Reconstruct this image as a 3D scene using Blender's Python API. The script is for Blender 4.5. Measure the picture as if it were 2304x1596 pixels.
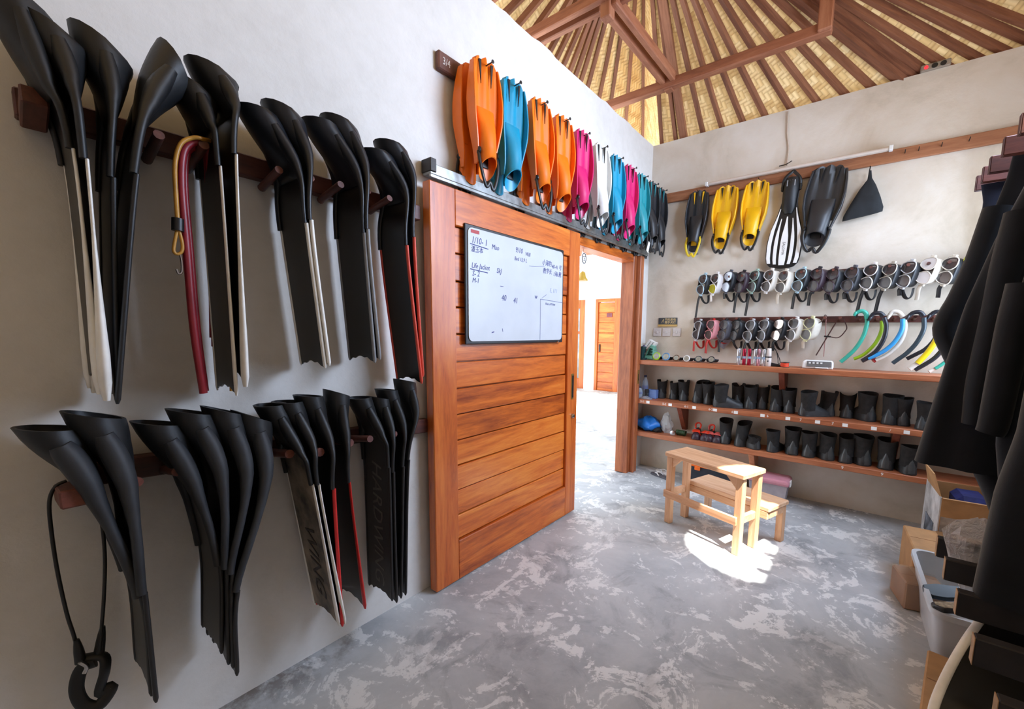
import bpy, bmesh, math, random
from mathutils import Vector, Matrix, Euler
random.seed(7)
PI = math.pi
for o in list(bpy.data.objects): bpy.data.objects.remove(o)
scene = bpy.context.scene
COL = scene.collection
# ------------------------------------------------------------------ camera (calibrated from the room's wall lines)
W_IMG, H_IMG = 2304, 1596
F_PX, CX, CY = 942.1, 1205.7, 858.4
CAM_H = 1.45
YAW, PITCH, ROLL = (math.radians(v) for v in (-37.76, -6.81, 0.61))
_fw = Vector((math.sin(YAW)*math.cos(PITCH), math.cos(YAW)*math.cos(PITCH), math.sin(PITCH)))
_r0 = Vector((math.cos(YAW), -math.sin(YAW), 0)); _u0 = _r0.cross(_fw)
_rt = math.cos(ROLL)*_r0 + math.sin(ROLL)*_u0
_up = -math.sin(ROLL)*_r0 + math.cos(ROLL)*_u0
CAM = Vector((0, 0, CAM_H))
cd = bpy.data.cameras.new('camera'); cam = bpy.data.objects.new('camera', cd); COL.objects.link(cam)
cd.sensor_fit = 'HORIZONTAL'; cd.sensor_width = 36.0; cd.lens = F_PX/W_IMG*36.0
cd.shift_x = -(CX - W_IMG/2)/W_IMG; cd.shift_y = (CY - H_IMG/2)/W_IMG
cd.clip_start = 0.02; cd.clip_end = 200
m = Matrix((_rt, _up, -_fw)).transposed().to_4x4(); m.translation = CAM; cam.matrix_world = m
scene.camera = cam
# ------------------------------------------------------------------ light
vs = scene.view_settings
vs.view_transform = 'Standard'; vs.look = 'None'; vs.gamma = 1.0; vs.use_curve_mapping = False
vs.exposure = 0.22
world = bpy.data.worlds.new('sky'); scene.world = world; world.use_nodes = True
bg = world.node_tree.nodes['Background']; bg.inputs[0].default_value = (0.80, 0.90, 1.0, 1); bg.inputs[1].default_value = 2.5
SUN_DIR = Vector((0.80*math.cos(math.radians(66)), -0.60*math.cos(math.radians(66)), math.sin(math.radians(66))))  # towards the sun
sd = bpy.data.lights.new('sun', 'SUN'); sd.energy = 20; sd.angle = math.radians(0.6); sd.color = (1.0, 0.95, 0.86)
so = bpy.data.objects.new('sun', sd); COL.objects.link(so); so.rotation_euler = SUN_DIR.to_track_quat('Z', 'Y').to_euler()
def area(name, loc, target, sx, sy, power, col):
    d = bpy.data.lights.new(name, 'AREA'); d.shape = 'RECTANGLE'; d.size = sx; d.size_y = sy; d.energy = power; d.color = col
    o = bpy.data.objects.new(name, d); COL.objects.link(o); o.location = loc
    o.rotation_euler = (Vector(target)-Vector(loc)).to_track_quat('-Z', 'Y').to_euler(); return o
# room: left wall x=XL, back wall y=YB, right wall x=XR, rear wall y=YR
XL, YB, XR, YR, HW = -1.835, 4.275, 0.90, -2.1, 3.33
area('daylight_window', (XR+0.05, 3.76, 1.95), (XL, 1.6, 1.75), 0.88, 1.35, 40, (0.60, 0.75, 1.0))      # stands in the right wall's window by the back corner
area('high_fill_light', (XR+0.05, 2.72, 2.82), (XL, 1.0, 1.35), 1.10, 0.85, 98, (0.60, 0.74, 1.0))   # added in an unseen high window to light the upper left wall and floor
# ------------------------------------------------------------------ pixel -> room helpers
def ray(px, py): return (px-CX)/F_PX*_rt - (py-CY)/F_PX*_up + _fw
def onX(px, py, x): d = ray(px, py); return CAM + d*(x/d.x)
def onY(px, py, y): d = ray(px, py); return CAM + d*(y/d.y)
def onZ(px, py, z=0.0): d = ray(px, py); return CAM + d*((z-CAM_H)/d.z)
def LW(px, py, d=0.0): return onX(px, py, XL+d)
def BW(px, py, d=0.0): return onY(px, py, YB-d)
# ------------------------------------------------------------------ colour and material helpers
def lin(c): 
    c = c/255.0
    return c/12.92 if c <= 0.04045 else ((c+0.055)/1.055)**2.4
def rgb(r, g, b): return (lin(r), lin(g), lin(b), 1.0)
MATS = {}
class NT:
    def __init__(s, name):
        s.m = bpy.data.materials.new(name); s.m.use_nodes = True; s.t = s.m.node_tree; s.n = s.t.nodes
        s.b = s.n['Principled BSDF']
    def add(s, typ, **kw):
        n = s.n.new(typ)
        for k, v in kw.items(): setattr(n, k, v)
        return n
    def link(s, a, b): s.t.links.new(a, b)
    def val(s, sock, v):
        if isinstance(v, bpy.types.NodeSocket): s.link(v, sock)
        else: sock.default_value = v
    def math(s, op, a, b=None, c=None):
        n = s.add('ShaderNodeMath', operation=op); s.val(n.inputs[0], a)
        if b is not None: s.val(n.inputs[1], b)
        if c is not None: s.val(n.inputs[2], c)
        return n.outputs[0]
    def mix(s, f, a, b):
        n = s.add('ShaderNodeMix', data_type='RGBA'); s.val(n.inputs[0], f); s.val(n.inputs[6], a); s.val(n.inputs[7], b); return n.outputs[2]
    def ramp(s, f, stops):
        n = s.add('ShaderNodeValToRGB'); e = n.color_ramp.elements
        while len(e) < len(stops): e.new(0.5)
        for i, (p, c) in enumerate(stops): e[i].position = p; e[i].color = c
        s.link(f, n.inputs[0]); return n.outputs[0]
    def coord(s, scale=(1, 1, 1), kind='Object', rot=(0, 0, 0)):
        tc = s.add('ShaderNodeTexCoord'); mp = s.add('ShaderNodeMapping'); mp.inputs['Scale'].default_value = scale; mp.inputs['Rotation'].default_value = rot
        s.link(tc.outputs[kind], mp.inputs[0]); return mp.outputs[0]
    def noise(s, vec, scale, detail=4, rough=0.55, dist=0.0):
        n = s.add('ShaderNodeTexNoise'); n.inputs['Scale'].default_value = scale; n.inputs['Detail'].default_value = detail
        n.inputs['Roughness'].default_value = rough; n.inputs['Distortion'].default_value = dist
        if vec is not None: s.link(vec, n.inputs['Vector'])
        return n.outputs[0]
    def bump(s, h, strength=0.3, dist=0.01):
        n = s.add('ShaderNodeBump'); n.inputs['Strength'].default_value = strength; n.inputs['Distance'].default_value = dist
        s.link(h, n.inputs['Height']); s.link(n.outputs[0], s.b.inputs['Normal'])
    def out(s, col=None, rough=None, metal=None, spec=None):
        if col is not None: s.val(s.b.inputs['Base Color'], col)
        if rough is not None: s.val(s.b.inputs['Roughness'], rough)
        if metal is not None: s.b.inputs['Metallic'].default_value = metal
        if spec is not None: s.b.inputs['Specular IOR Level'].default_value = spec
        return s.m
def P(name, col, rough=0.5, var=0.10, scale=18, bump=0.0, metal=0.0, spec=0.5, alpha=1.0, trans=0.0, coat=0.0, sheen=0.0):
    """plain procedural material: base colour broken up by noise, with optional fine relief"""
    if name in MATS: return MATS[name]
    t = NT(name); c = rgb(*col); d = tuple(max(0, x*(1-var*2.2)) for x in c[:3])+(1,)
    e = tuple(min(1, x*(1+var)+var*0.01) for x in c[:3])+(1,)
    v = t.coord(); n = t.noise(v, scale)
    t.out(t.ramp(n, [(0.3, d), (0.7, e)]), rough, metal, spec)
    if bump: t.bump(t.noise(v, scale*7, 3), bump, 0.004)
    if alpha < 1: t.b.inputs['Alpha'].default_value = alpha
    if trans: t.b.inputs['Transmission Weight'].default_value = trans; t.b.inputs['IOR'].default_value = 1.25
    if coat: t.b.inputs['Coat Weight'].default_value = coat; t.b.inputs['Coat Roughness'].default_value = 0.12
    if sheen: t.b.inputs['Sheen Weight'].default_value = sheen
    MATS[name] = t.m; return t.m
def wood(name, dark, mid, light, axis, scale=1.0, rough=0.45, coat=0.0):
    """straight-grained timber; grain runs along the given object axis, every piece offset by its own random number"""
    if name in MATS: return MATS[name]
    t = NT(name)
    tc = t.add('ShaderNodeTexCoord'); oi = t.add('ShaderNodeObjectInfo')
    off = t.add('ShaderNodeVectorMath', operation='SCALE'); off.inputs[0].default_value = (13.1, 7.7, 9.3); t.link(oi.outputs['Random'], off.inputs['Scale'])
    ad = t.add('ShaderNodeVectorMath', operation='ADD'); t.link(tc.outputs['Object'], ad.inputs[0]); t.link(off.outputs[0], ad.inputs[1])
    mp = t.add('ShaderNodeMapping'); s = [9*scale]*3; s['xyz'.index(axis)] = 0.9*scale; mp.inputs['Scale'].default_value = s
    t.link(ad.outputs[0], mp.inputs[0])
    a = t.noise(mp.outputs[0], 1.3, 5, 0.6, 1.2); b = t.noise(mp.outputs[0], 7.0, 4, 0.7, 0.4)
    f = t.math('ADD', t.math('MULTIPLY', a, 0.65), t.math('MULTIPLY', b, 0.35))
    f = t.math('ADD', f, t.math('MULTIPLY', t.math('SUBTRACT', oi.outputs['Random'], 0.5), 0.12))
    col = t.ramp(f, [(0.33, rgb(*dark)), (0.5, rgb(*mid)), (0.68, rgb(*light))])
    t.out(col, rough); t.bump(b, 0.12, 0.003)
    if coat: t.b.inputs['Coat Weight'].default_value = coat; t.b.inputs['Coat Roughness'].default_value = 0.2
    MATS[name] = t.m; return t.m
# ------------------------------------------------------------------ mesh helpers
class MB:
    """collects simple solids; build() links them as one mesh object"""
    def __init__(s): s.v = []; s.f = []
    def _add(s, vs_, fs_):
        b = len(s.v); s.v += [tuple(v) for v in vs_]; s.f += [tuple(i+b for i in f) for f in fs_]; return s
    def box(s, c, d, R=None):
        c = Vector(c); vs_ = []
        for x in (-.5, .5):
            for y in (-.5, .5):
                for z in (-.5, .5):
                    p = Vector((x*d[0], y*d[1], z*d[2])); vs_.append(c+(R @ p if R else p))
        return s._add(vs_, [(0, 1, 3, 2), (4, 6, 7, 5), (0, 4, 5, 1), (2, 3, 7, 6), (0, 2, 6, 4), (1, 5, 7, 3)])
    def span(s, a, b): 
        return s.box([(a[i]+b[i])/2 for i in range(3)], [abs(b[i]-a[i]) for i in range(3)])
    def beam(s, p, q, w, h, up=(0, 0, 1)):
        p, q = Vector(p), Vector(q); d = q-p; L = d.length; z = d.normalized(); u = Vector(up); x = u.cross(z)
        if x.length < 1e-5: x = Vector((1, 0, 0))
        x.normalize(); y = z.cross(x); R = Matrix((x, y, z)).transposed()
        return s.box((p+q)/2, (w, h, L), R)
    def loft(s, secs, closed=True, cap0=True, cap1=True):
        n = len(secs[0]); vs_ = [p for c in secs for p in c]; fs_ = []
        for i in range(len(secs)-1):
            for j in range(n if closed else n-1):
                k = (j+1) % n; fs_.append((i*n+j, i*n+k, (i+1)*n+k, (i+1)*n+j))
        if cap0: fs_.append(tuple(reversed(range(n))))
        if cap1: fs_.append(tuple((len(secs)-1)*n+j for j in range(n)))
        return s._add(vs_, fs_)
    def tube(s, pts, r, n=8, flat=1.0, cap=True, nrm=None):
        pts = [Vector(p) for p in pts]; m_ = len(pts); secs = []; prev = None
        for i, p in enumerate(pts):
            t = (pts[min(i+1, m_-1)]-pts[max(i-1, 0)]).normalized()
            if prev is None:
                a = Vector(nrm) if nrm else (Vector((0, 0, 1)) if abs(t.z) < 0.9 else Vector((1, 0, 0)))
            else: a = prev
            a = (a-t*a.dot(t)).normalized(); b = t.cross(a); prev = a
            rr = r[i] if isinstance(r, (list, tuple)) else r
            secs.append([p+(a*math.cos(2*PI*k/n)*flat+b*math.sin(2*PI*k/n))*rr for k in range(n)])
        return s.loft(secs, True, cap, cap)
    def prism(s, poly, t, frame=None):
        """polygon in local x,z with thickness t along y (from 0 to t)"""
        fr = frame or (lambda x, y, z: (x, y, z)); n = len(poly)
        vs_ = [fr(x, 0, z) for x, z in poly]+[fr(x, t, z) for x, z in poly]
        fs_ = [tuple(range(n)), tuple(reversed(range(n, 2*n)))]+[(j, j+n, (j+1) % n+n, (j+1) % n) for j in range(n)]
        return s._add(vs_, fs_)
    def lathe(s, prof, n=16, c=(0, 0, 0), R=None):
        c = Vector(c); secs = []
        for r, z in prof:
            ring = []
            for k in range(n):
                p = Vector((r*math.cos(2*PI*k/n), r*math.sin(2*PI*k/n), z)); ring.append(c+(R @ p if R else p))
            secs.append(ring)
        return s.loft(secs)
    def slab(s, rows, t):
        """grid of points (rows x cols) given thickness t along its local normals"""
        nr, nc = len(rows), len(rows[0]); G = [[Vector(p) for p in r] for r in rows]; top, bot = [], []
        for i in range(nr):
            for j in range(nc):
                du = G[i][min(j+1, nc-1)]-G[i][max(j-1, 0)]; dv = G[min(i+1, nr-1)][j]-G[max(i-1, 0)][j]
                nn = du.cross(dv); nn = nn.normalized() if nn.length > 1e-9 else Vector((0, 1, 0))
                top.append(G[i][j]+nn*t/2); bot.append(G[i][j]-nn*t/2)
        N = nr*nc; fs_ = []
        for i in range(nr-1):
            for j in range(nc-1):
                a, b, c, d = i*nc+j, i*nc+j+1, (i+1)*nc+j+1, (i+1)*nc+j
                fs_ += [(a, b, c, d), (N+d, N+c, N+b, N+a)]
        bd = [(0, j) for j in range(nc)]+[(i, nc-1) for i in range(1, nr)]+[(nr-1, j) for j in range(nc-2, -1, -1)]+[(i, 0) for i in range(nr-2, 0, -1)]
        ids = [i*nc+j for i, j in bd]
        for k in range(len(ids)):
            a, b = ids[k], ids[(k+1) % len(ids)]; fs_.append((b, a, N+a, N+b))
        return s._add(top+bot, fs_)
    def build(s, name, mat, parent=None, smooth=None, bevel=0.0, label=None, seg=1):
        me = bpy.data.meshes.new(name); me.from_pydata(s.v, [], s.f); me.validate()
        bm = bmesh.new(); bm.from_mesh(me); bmesh.ops.recalc_face_normals(bm, faces=bm.faces); bm.to_mesh(me); bm.free()
        if smooth is not None:
            for p in me.polygons: p.use_smooth = True
            me.set_sharp_from_angle(angle=math.radians(smooth))
        me.materials.append(mat)
        o = bpy.data.objects.new(name, me); COL.objects.link(o)
        if parent is not None: o.parent = parent
        if bevel:
            b = o.modifiers.new('bevel', 'BEVEL'); b.width = bevel; b.segments = seg; b.limit_method = 'ANGLE'; b.angle_limit = math.radians(40)
        if label: o['label'] = label
        return o
def thing(name, label, cat, loc=(0, 0, 0), rz=0.0, group=None, rot=None, kind=None):
    o = bpy.data.objects.new(name, None); COL.objects.link(o); o.location = loc
    o.rotation_euler = rot if rot is not None else (0, 0, rz); o.empty_display_size = 0.05
    return tag(o, label, cat, group, kind)
def tag(o, label=None, cat=None, group=None, kind=None):
    if label: o['label'] = label
    if cat: o['category'] = cat
    if group: o['group'] = group
    if kind: o['kind'] = kind
    return o
def copy_tree(src, loc=None, rot=None, parent=None, label=None):
    c = src.copy(); COL.objects.link(c); c.parent = parent
    if loc is not None: c.location = loc
    if rot is not None: c.rotation_euler = rot
    if label: c['label'] = label
    for ch in src.children: copy_tree(ch, parent=c)
    return c
def text(name, body, size, mat, parent, loc, rot, align='CENTER', shear=0.0, ext=0.0004, sx=1.0):
    cu = bpy.data.curves.new(name, 'FONT'); cu.body = body; cu.size = size; cu.align_x = align; cu.align_y = 'CENTER'; cu.shear = shear
    cu.extrude = ext; cu.resolution_u = 2
    tmp = bpy.data.objects.new(name, cu); COL.objects.link(tmp)
    me_ = bpy.data.meshes.new_from_object(tmp.evaluated_get(bpy.context.evaluated_depsgraph_get()))
    bpy.data.objects.remove(tmp); bpy.data.curves.remove(cu); me_.name = name; me_.materials.clear(); me_.materials.append(mat)
    o = bpy.data.objects.new(name, me_); COL.objects.link(o); o.parent = parent; o.location = loc; o.rotation_euler = rot; o.scale = (sx, 1, 1); return o
def smoothpath(pts, n=6):
    """Catmull-Rom through points"""
    P_ = [Vector(p) for p in pts]; P_ = [P_[0]*2-P_[1]]+P_+[P_[-1]*2-P_[-2]]; out = []
    for i in range(1, len(P_)-2):
        a, b, c, d = P_[i-1:i+3]
        for k in range(n):
            t = k/n; out.append(0.5*((2*b)+(c-a)*t+(2*a-5*b+4*c-d)*t*t+(3*b-a-3*c+d)*t**3))
    out.append(P_[-2]); return out
RZL, RZB, RZR = PI/2, 0.0, -PI/2      # wall frames: local x = along the wall, local -y = out of the wall, local z = up
def wall_thing(name, label, cat, P_, rz, group=None): return thing(name, label, cat, P_, rz, group)
# ------------------------------------------------------------------ materials of the setting
def m_plaster():
    t = NT('white_plaster'); v = t.coord()
    n = t.noise(v, 1.7, 5, 0.6); n2 = t.noise(v, 14, 5, 0.65)
    f = t.math('ADD', t.math('MULTIPLY', n, 0.6), t.math('MULTIPLY', n2, 0.4))
    t.out(t.ramp(f, [(0.3, rgb(212, 208, 202)), (0.5, rgb(222, 219, 214)), (0.7, rgb(230, 227, 223))]), 0.75, spec=0.25); t.bump(n2, 0.12, 0.02); return t.m
def m_plaster_beige():
    t = NT('stained_plaster'); v = t.coord(); n = t.noise(v, 2.2, 6, 0.62, 0.5); n2 = t.noise(v, 16, 5, 0.65)
    t.out(t.ramp(n, [(0.30, rgb(198, 187, 170)), (0.46, rgb(214, 203, 188)), (0.66, rgb(222, 214, 203))]), 0.8, spec=0.2); t.bump(n2, 0.15, 0.02); return t.m
def m_cement():
    t = NT('polished_cement'); v = t.coord()
    big = t.noise(v, 1.3, 7, 0.62, 0.6); mid = t.noise(v, 4.2, 9, 0.70, 1.1); fine = t.noise(v, 21, 8, 0.72, 0.8)
    base = t.ramp(big, [(0.28, rgb(136, 141, 146)), (0.48, rgb(172, 177, 181)), (0.7, rgb(198, 201, 203))])
    f = t.math('ADD', t.math('MULTIPLY', mid, 0.72), t.math('MULTIPLY', fine, 0.28))
    patch = t.ramp(f, [(0.525, (0, 0, 0, 1)), (0.55, (1, 1, 1, 1))])
    dark = t.ramp(t.noise(v, 2.6, 8, 0.68, 0.9), [(0.36, (1, 1, 1, 1)), (0.47, (0, 0, 0, 1))])
    col = t.mix(t.math('MULTIPLY', patch, 0.80), base, rgb(230, 232, 232))
    col = t.mix(t.math('MULTIPLY', dark, 0.45), col, rgb(92, 97, 104))
    col = t.mix(t.math('MULTIPLY', t.ramp(fine, [(0.35, (0, 0, 0, 1)), (0.8, (1, 1, 1, 1))]), 0.22), col, rgb(214, 214, 216))
    # brown blotches fading out from the foot of the left wall
    sep = t.add('ShaderNodeSeparateXYZ'); t.link(v, sep.inputs[0])
    gx = t.math('SMOOTHSTEP', XL+0.02, XL+0.24, sep.outputs[0]) if False else t.ramp(t.math('MULTIPLY', t.math('SUBTRACT', sep.outputs[0], XL), 3.2), [(0.02, (1, 1, 1, 1)), (0.75, (0, 0, 0, 1))])
    gy = t.ramp(t.math('MULTIPLY', t.math('SUBTRACT', sep.outputs[1], 0.35), 1.6), [(0.0, (0, 0, 0, 1)), (0.1, (1, 1, 1, 1))])
    gy2 = t.ramp(t.math('MULTIPLY', t.math('SUBTRACT', 0.95, sep.outputs[1]), 1.6), [(0.0, (0, 0, 0, 1)), (0.1, (1, 1, 1, 1))])
    st = t.math('MULTIPLY', t.math('MULTIPLY', gx, gy), gy2)
    st = t.math('MULTIPLY', st, t.ramp(t.noise(v, 7, 6, 0.7), [(0.45, (0, 0, 0, 1)), (0.6, (1, 1, 1, 1))]))
    col = t.mix(t.math('MULTIPLY', st, 0.75), col, rgb(92, 74, 60))
    t.out(col, t.math('ADD', 0.34, t.math('MULTIPLY', fine, 0.3)), spec=0.45); t.bump(f, 0.10, 0.006); return t.m
def m_weave():
    """plaited bamboo matting: two-over-two twill of flat strips"""
    t = NT('woven_bamboo_mat'); tc = t.add('ShaderNodeTexCoord'); uv = tc.outputs['UV']
    sp = t.add('ShaderNodeSeparateXYZ'); t.link(uv, sp.inputs[0])
    S = 30.0
    x = t.math('MULTIPLY', sp.outputs[0], S); y = t.math('MULTIPLY', sp.outputs[1], S)
    k = t.math('FLOORED_MODULO', t.math('ADD', t.math('FLOOR', x), t.math('FLOOR', y)), 4.0)
    over = t.math('LESS_THAN', k, 1.9)
    px_ = t.math('ABSOLUTE', t.math('SINE', t.math('MULTIPLY', x, PI))); py_ = t.math('ABSOLUTE', t.math('SINE', t.math('MULTIPLY', y, PI)))
    prof = t.math('ADD', t.math('MULTIPLY', over, px_), t.math('MULTIPLY', t.math('SUBTRACT', 1.0, over), py_))
    cell = t.add('ShaderNodeTexWhiteNoise', noise_dimensions='2D')
    cb = t.add('ShaderNodeCombineXYZ'); t.link(t.math('FLOOR', t.math('MULTIPLY', x, 0.5)), cb.inputs[0]); t.link(t.math('FLOOR', t.math('MULTIPLY', y, 0.5)), cb.inputs[1]); t.link(cb.outputs[0], cell.inputs[0])
    base = t.ramp(cell.outputs[0], [(0.0, rgb(200, 160, 104)), (0.5, rgb(222, 186, 130)), (1.0, rgb(240, 212, 162))])
    col = t.mix(t.math('MULTIPLY', t.math('SUBTRACT', 1.0, prof), 0.55), base, rgb(156, 110, 60))
    col = t.mix(t.math('MULTIPLY', over, 0.25), col, rgb(240, 208, 146))
    t.out(col, 0.6, spec=0.3); t.bump(prof, 0.8, 0.006)
    # thin matting: translucency added so daylight above brightens the underside
    tr = t.add('ShaderNodeBsdfTranslucent'); t.link(t.mix(0.35, col, rgb(255, 226, 164)), tr.inputs[0])
    mx = t.add('ShaderNodeMixShader'); mx.inputs[0].default_value = 0.06
    t.link(t.b.outputs[0], mx.inputs[1]); t.link(tr.outputs[0], mx.inputs[2]); t.link(mx.outputs[0], t.n['Material Output'].inputs[0])
    return t.m
PLASTER, STAINED, CEMENT, WEAVE = m_plaster(), m_plaster_beige(), m_cement(), m_weave()
TEAK_V = wood('teak_upright', (132, 52, 14), (192, 92, 30), (214, 118, 46), 'z', 1.0, 0.38, 0.25)
TEAK_H = wood('teak_plank', (138, 56, 12), (204, 102, 30), (230, 138, 54), 'x', 0.8, 0.36, 0.25)
TEAK_F = wood('teak_door_frame', (116, 58, 30), (162, 90, 52), (190, 116, 72), 'z', 1.0, 0.42)
DARKWOOD = wood('dark_merbau', (48, 22, 18), (76, 36, 28), (100, 52, 40), 'x', 1.0, 0.5)
DARKWOOD_Y = wood('dark_merbau_peg', (58, 28, 22), (92, 46, 36), (118, 64, 50), 'y', 1.0, 0.5)
BATTEN = wood('brown_batten', (112, 66, 40), (146, 92, 60), (172, 116, 80), 'x', 1.0, 0.55)
SHELFWOOD = wood('red_shelf_wood', (130, 70, 44), (164, 96, 62), (190, 120, 82), 'x', 1.0, 0.45)
RAFTER = wood('rafter_wood', (104, 62, 42), (138, 88, 62), (164, 110, 80), 'z', 1.0, 0.6)
BEAMWOOD = wood('beam_wood', (110, 62, 40), (146, 88, 60), (172, 114, 82), 'x', 1.0, 0.55)
PALEWOOD = wood('pale_bench_wood', (190, 138, 100), (214, 168, 130), (230, 192, 158), 'x', 1.0, 0.5)
PALEWOOD_V = wood('pale_bench_leg_wood', (190, 138, 100), (214, 168, 130), (230, 192, 158), 'z', 1.0, 0.5)
STEEL = P('galvanised_steel', (150, 152, 150), 0.38, 0.12, 30, metal=0.8)
BRASS = P('brass', (196, 160, 90), 0.35, 0.08, metal=0.9)
CHROME = P('chrome', (190, 190, 192), 0.2, 0.03, metal=1.0)
IRON = P('dark_iron', (58, 54, 52), 0.5, 0.2, metal=0.6)
BLACKP = P('black_plastic', (22, 23, 25), 0.4, 0.2)
WHITEP = P('white_plastic', (228, 228, 226), 0.35, 0.03)
# ------------------------------------------------------------------ room shell
def struct(name, mb, mat, bevel=0.0, label=None, parent=None):
    o = mb.build(name, mat, parent, bevel=bevel)
    if parent is None: o['kind'] = 'structure'
    if label: o['label'] = label
    return o
struct('floor', MB().span((XL, YR-0.15, -0.12), (XR+0.15, YB+0.15, 0)), CEMENT, label='mottled grey polished cement floor')
DY0, DY1, DZ = 2.62, 3.93, 2.185            # doorway in the left wall
T = 0.11
wl = MB()
wl.span((XL-T, YR-0.15, -0.02), (XL, DY0, HW)); wl.span((XL-T, DY1, -0.02), (XL, YB+0.15, HW)); wl.span((XL-T, DY0, DZ), (XL, DY1, HW))
# hand-trowelled, slightly wavy top edge
tops = []
for i in range(60):
    y = YR-0.15+(YB+0.3-YR)*i/59; tops.append((y, HW+0.006+0.012*math.sin(i*1.7)+0.010*math.sin(i*0.63+1)))
secs = [[(XL-T, y, HW-0.05), (XL, y, HW-0.05), (XL-0.008, y, z), (XL-T, y, z+0.004)] for y, z in tops]
wl.loft(secs)
struct('wall_left', wl, PLASTER, label='white plastered wall with the sliding door and fin racks')
struct('wall_back', MB().span((XL-T, YB, -0.02), (XR+0.15, YB+0.15, HW)), STAINED, label='white plastered wall behind the shelves and masks')
wr = MB()
CY0, CY1, CZ0, CZ1 = 2.14, 3.28, 2.38, 3.26        # unseen high opening, added for the fill light
WY0, WY1, WZ0, WZ1 = 3.31, 4.21, 1.26, 2.64        # window by the back corner
wr.span((XR, YR-0.15, -0.02), (XR+0.12, WY0-0.001, CZ0)); wr.span((XR, YR-0.15, CZ1), (XR+0.12, YB, HW+0.18)); wr.span((XR, YR-0.15, CZ0), (XR+0.12, CY0, CZ1))
wr.span((XR, CY1, CZ0), (XR+0.12, WY0-0.001, CZ1)); wr.span((XR, WY0, WZ1), (XR+0.12, YB, CZ1)); wr.span((XR, WY0, -0.02), (XR+0.12, YB, WZ0)); wr.span((XR, WY1, WZ0), (XR+0.12, YB, WZ1))
struct('wall_right', wr, PLASTER, label='white wall behind the hanging wetsuits')
wb = MB()
wb.span((XL, YR-0.15, -0.02), (XR, YR, HW+0.15))
struct('wall_rear', wb, PLASTER, label='white rear wall behind the viewer')
# ------------------------------------------------------------------ roof: bamboo matting over rafters that fan out from the apex
APEX = CAM + ray(1450, -270)*3.0
ends = []           # (point where the rafter meets the wall top, width, depth)
left_px = [(1030, -75), (1062, -45), (1090, -20), (1115, 2), (1147, 30), (1174, 54), (1200, 78), (1225, 100), (1240, 116), (1256, 130), (1271, 145), (1285, 158), (1296, 172), (1308, 184), (1323, 199), (1349, 222), (1374, 240), (1408, 280), (1447, 312)]
for p in left_px: ends.append((onX(p[0], p[1], XL-0.45), 0.034, 0.045, p))
back_px = [(1488, 320), (1519, 313), (1537, 308), (1579, 299), (1621, 288), (1668, 279), (1718, 267), (1775, 251), (1835, 238), (1897, 221), (1955, 204), (2022, 185), (2045, 178), (2073, 169), (2116, 155), (2181, 136), (2235, 118), (2294, 98), (2345, 82)]
for p in back_px:
    e = BW(p[0], p[1]-4, -0.02); big = p[0] in (1537, 2022)
    ends.append((e, 0.065 if big else (0.036 if p[0] > 2030 else 0.034), 0.07 if big else 0.042, p))
# beyond the frame the same fan goes on round the room
for x, y in ((0.95, 4.3), (1.25, 3.9), (1.3, 3.4), (1.3, 2.9), (1.3, 2.3), (1.3, 1.6), (1.3, 0.8), (1.3, -0.2), (1.3, -1.3), (1.3, -2.5), (0.5, -2.6), (-0.4, -2.6), (-1.3, -2.6), (-2.28, -2.6), (-2.28, -1.2), (-2.28, 0.0), (-2.28, 0.6)):
    ends.append((Vector((x, y, 3.40)), 0.04, 0.06, None))
nL = len(left_px); ring = [e for e in ends]
me = bpy.data.meshes.new('ceiling'); V_ = []; Fc = []; UVs = []
ring_pts = [r[0] for r in ring]; N = len(ring_pts); NR = 14
for i, e in enumerate(ring_pts):
    for k in range(NR+1):
        t_ = k/NR*1.16; q = APEX.lerp(e, t_); V_.append(q+Vector((0, 0, 0.052)))
hole_c = Vector((-0.45, 2.86, 0.28))
for i in range(N):
    j = (i+1) % N
    if ring[i][3] and ring[i][3][0] == 1030: pass
    for k in range(NR):
        f_ = (i*(NR+1)+k, j*(NR+1)+k, j*(NR+1)+k+1, i*(NR+1)+k+1)
        Fc.append(f_)
me.from_pydata(V_, [], Fc)
uvl = me.uv_layers.new(name='mat')
for p in me.polygons:
    c = sum((me.vertices[v].co for v in p.vertices), Vector())/len(p.vertices); rad = (c-APEX); rad.normalize(); n_ = p.normal; tg = n_.cross(rad).normalized()
    for li in p.loop_indices:
        co = me.vertices[me.loops[li].vertex_index].co-APEX; uvl.data[li].uv = (co.dot(tg)+5, co.dot(rad)+5)
me.materials.append(WEAVE)
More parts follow.
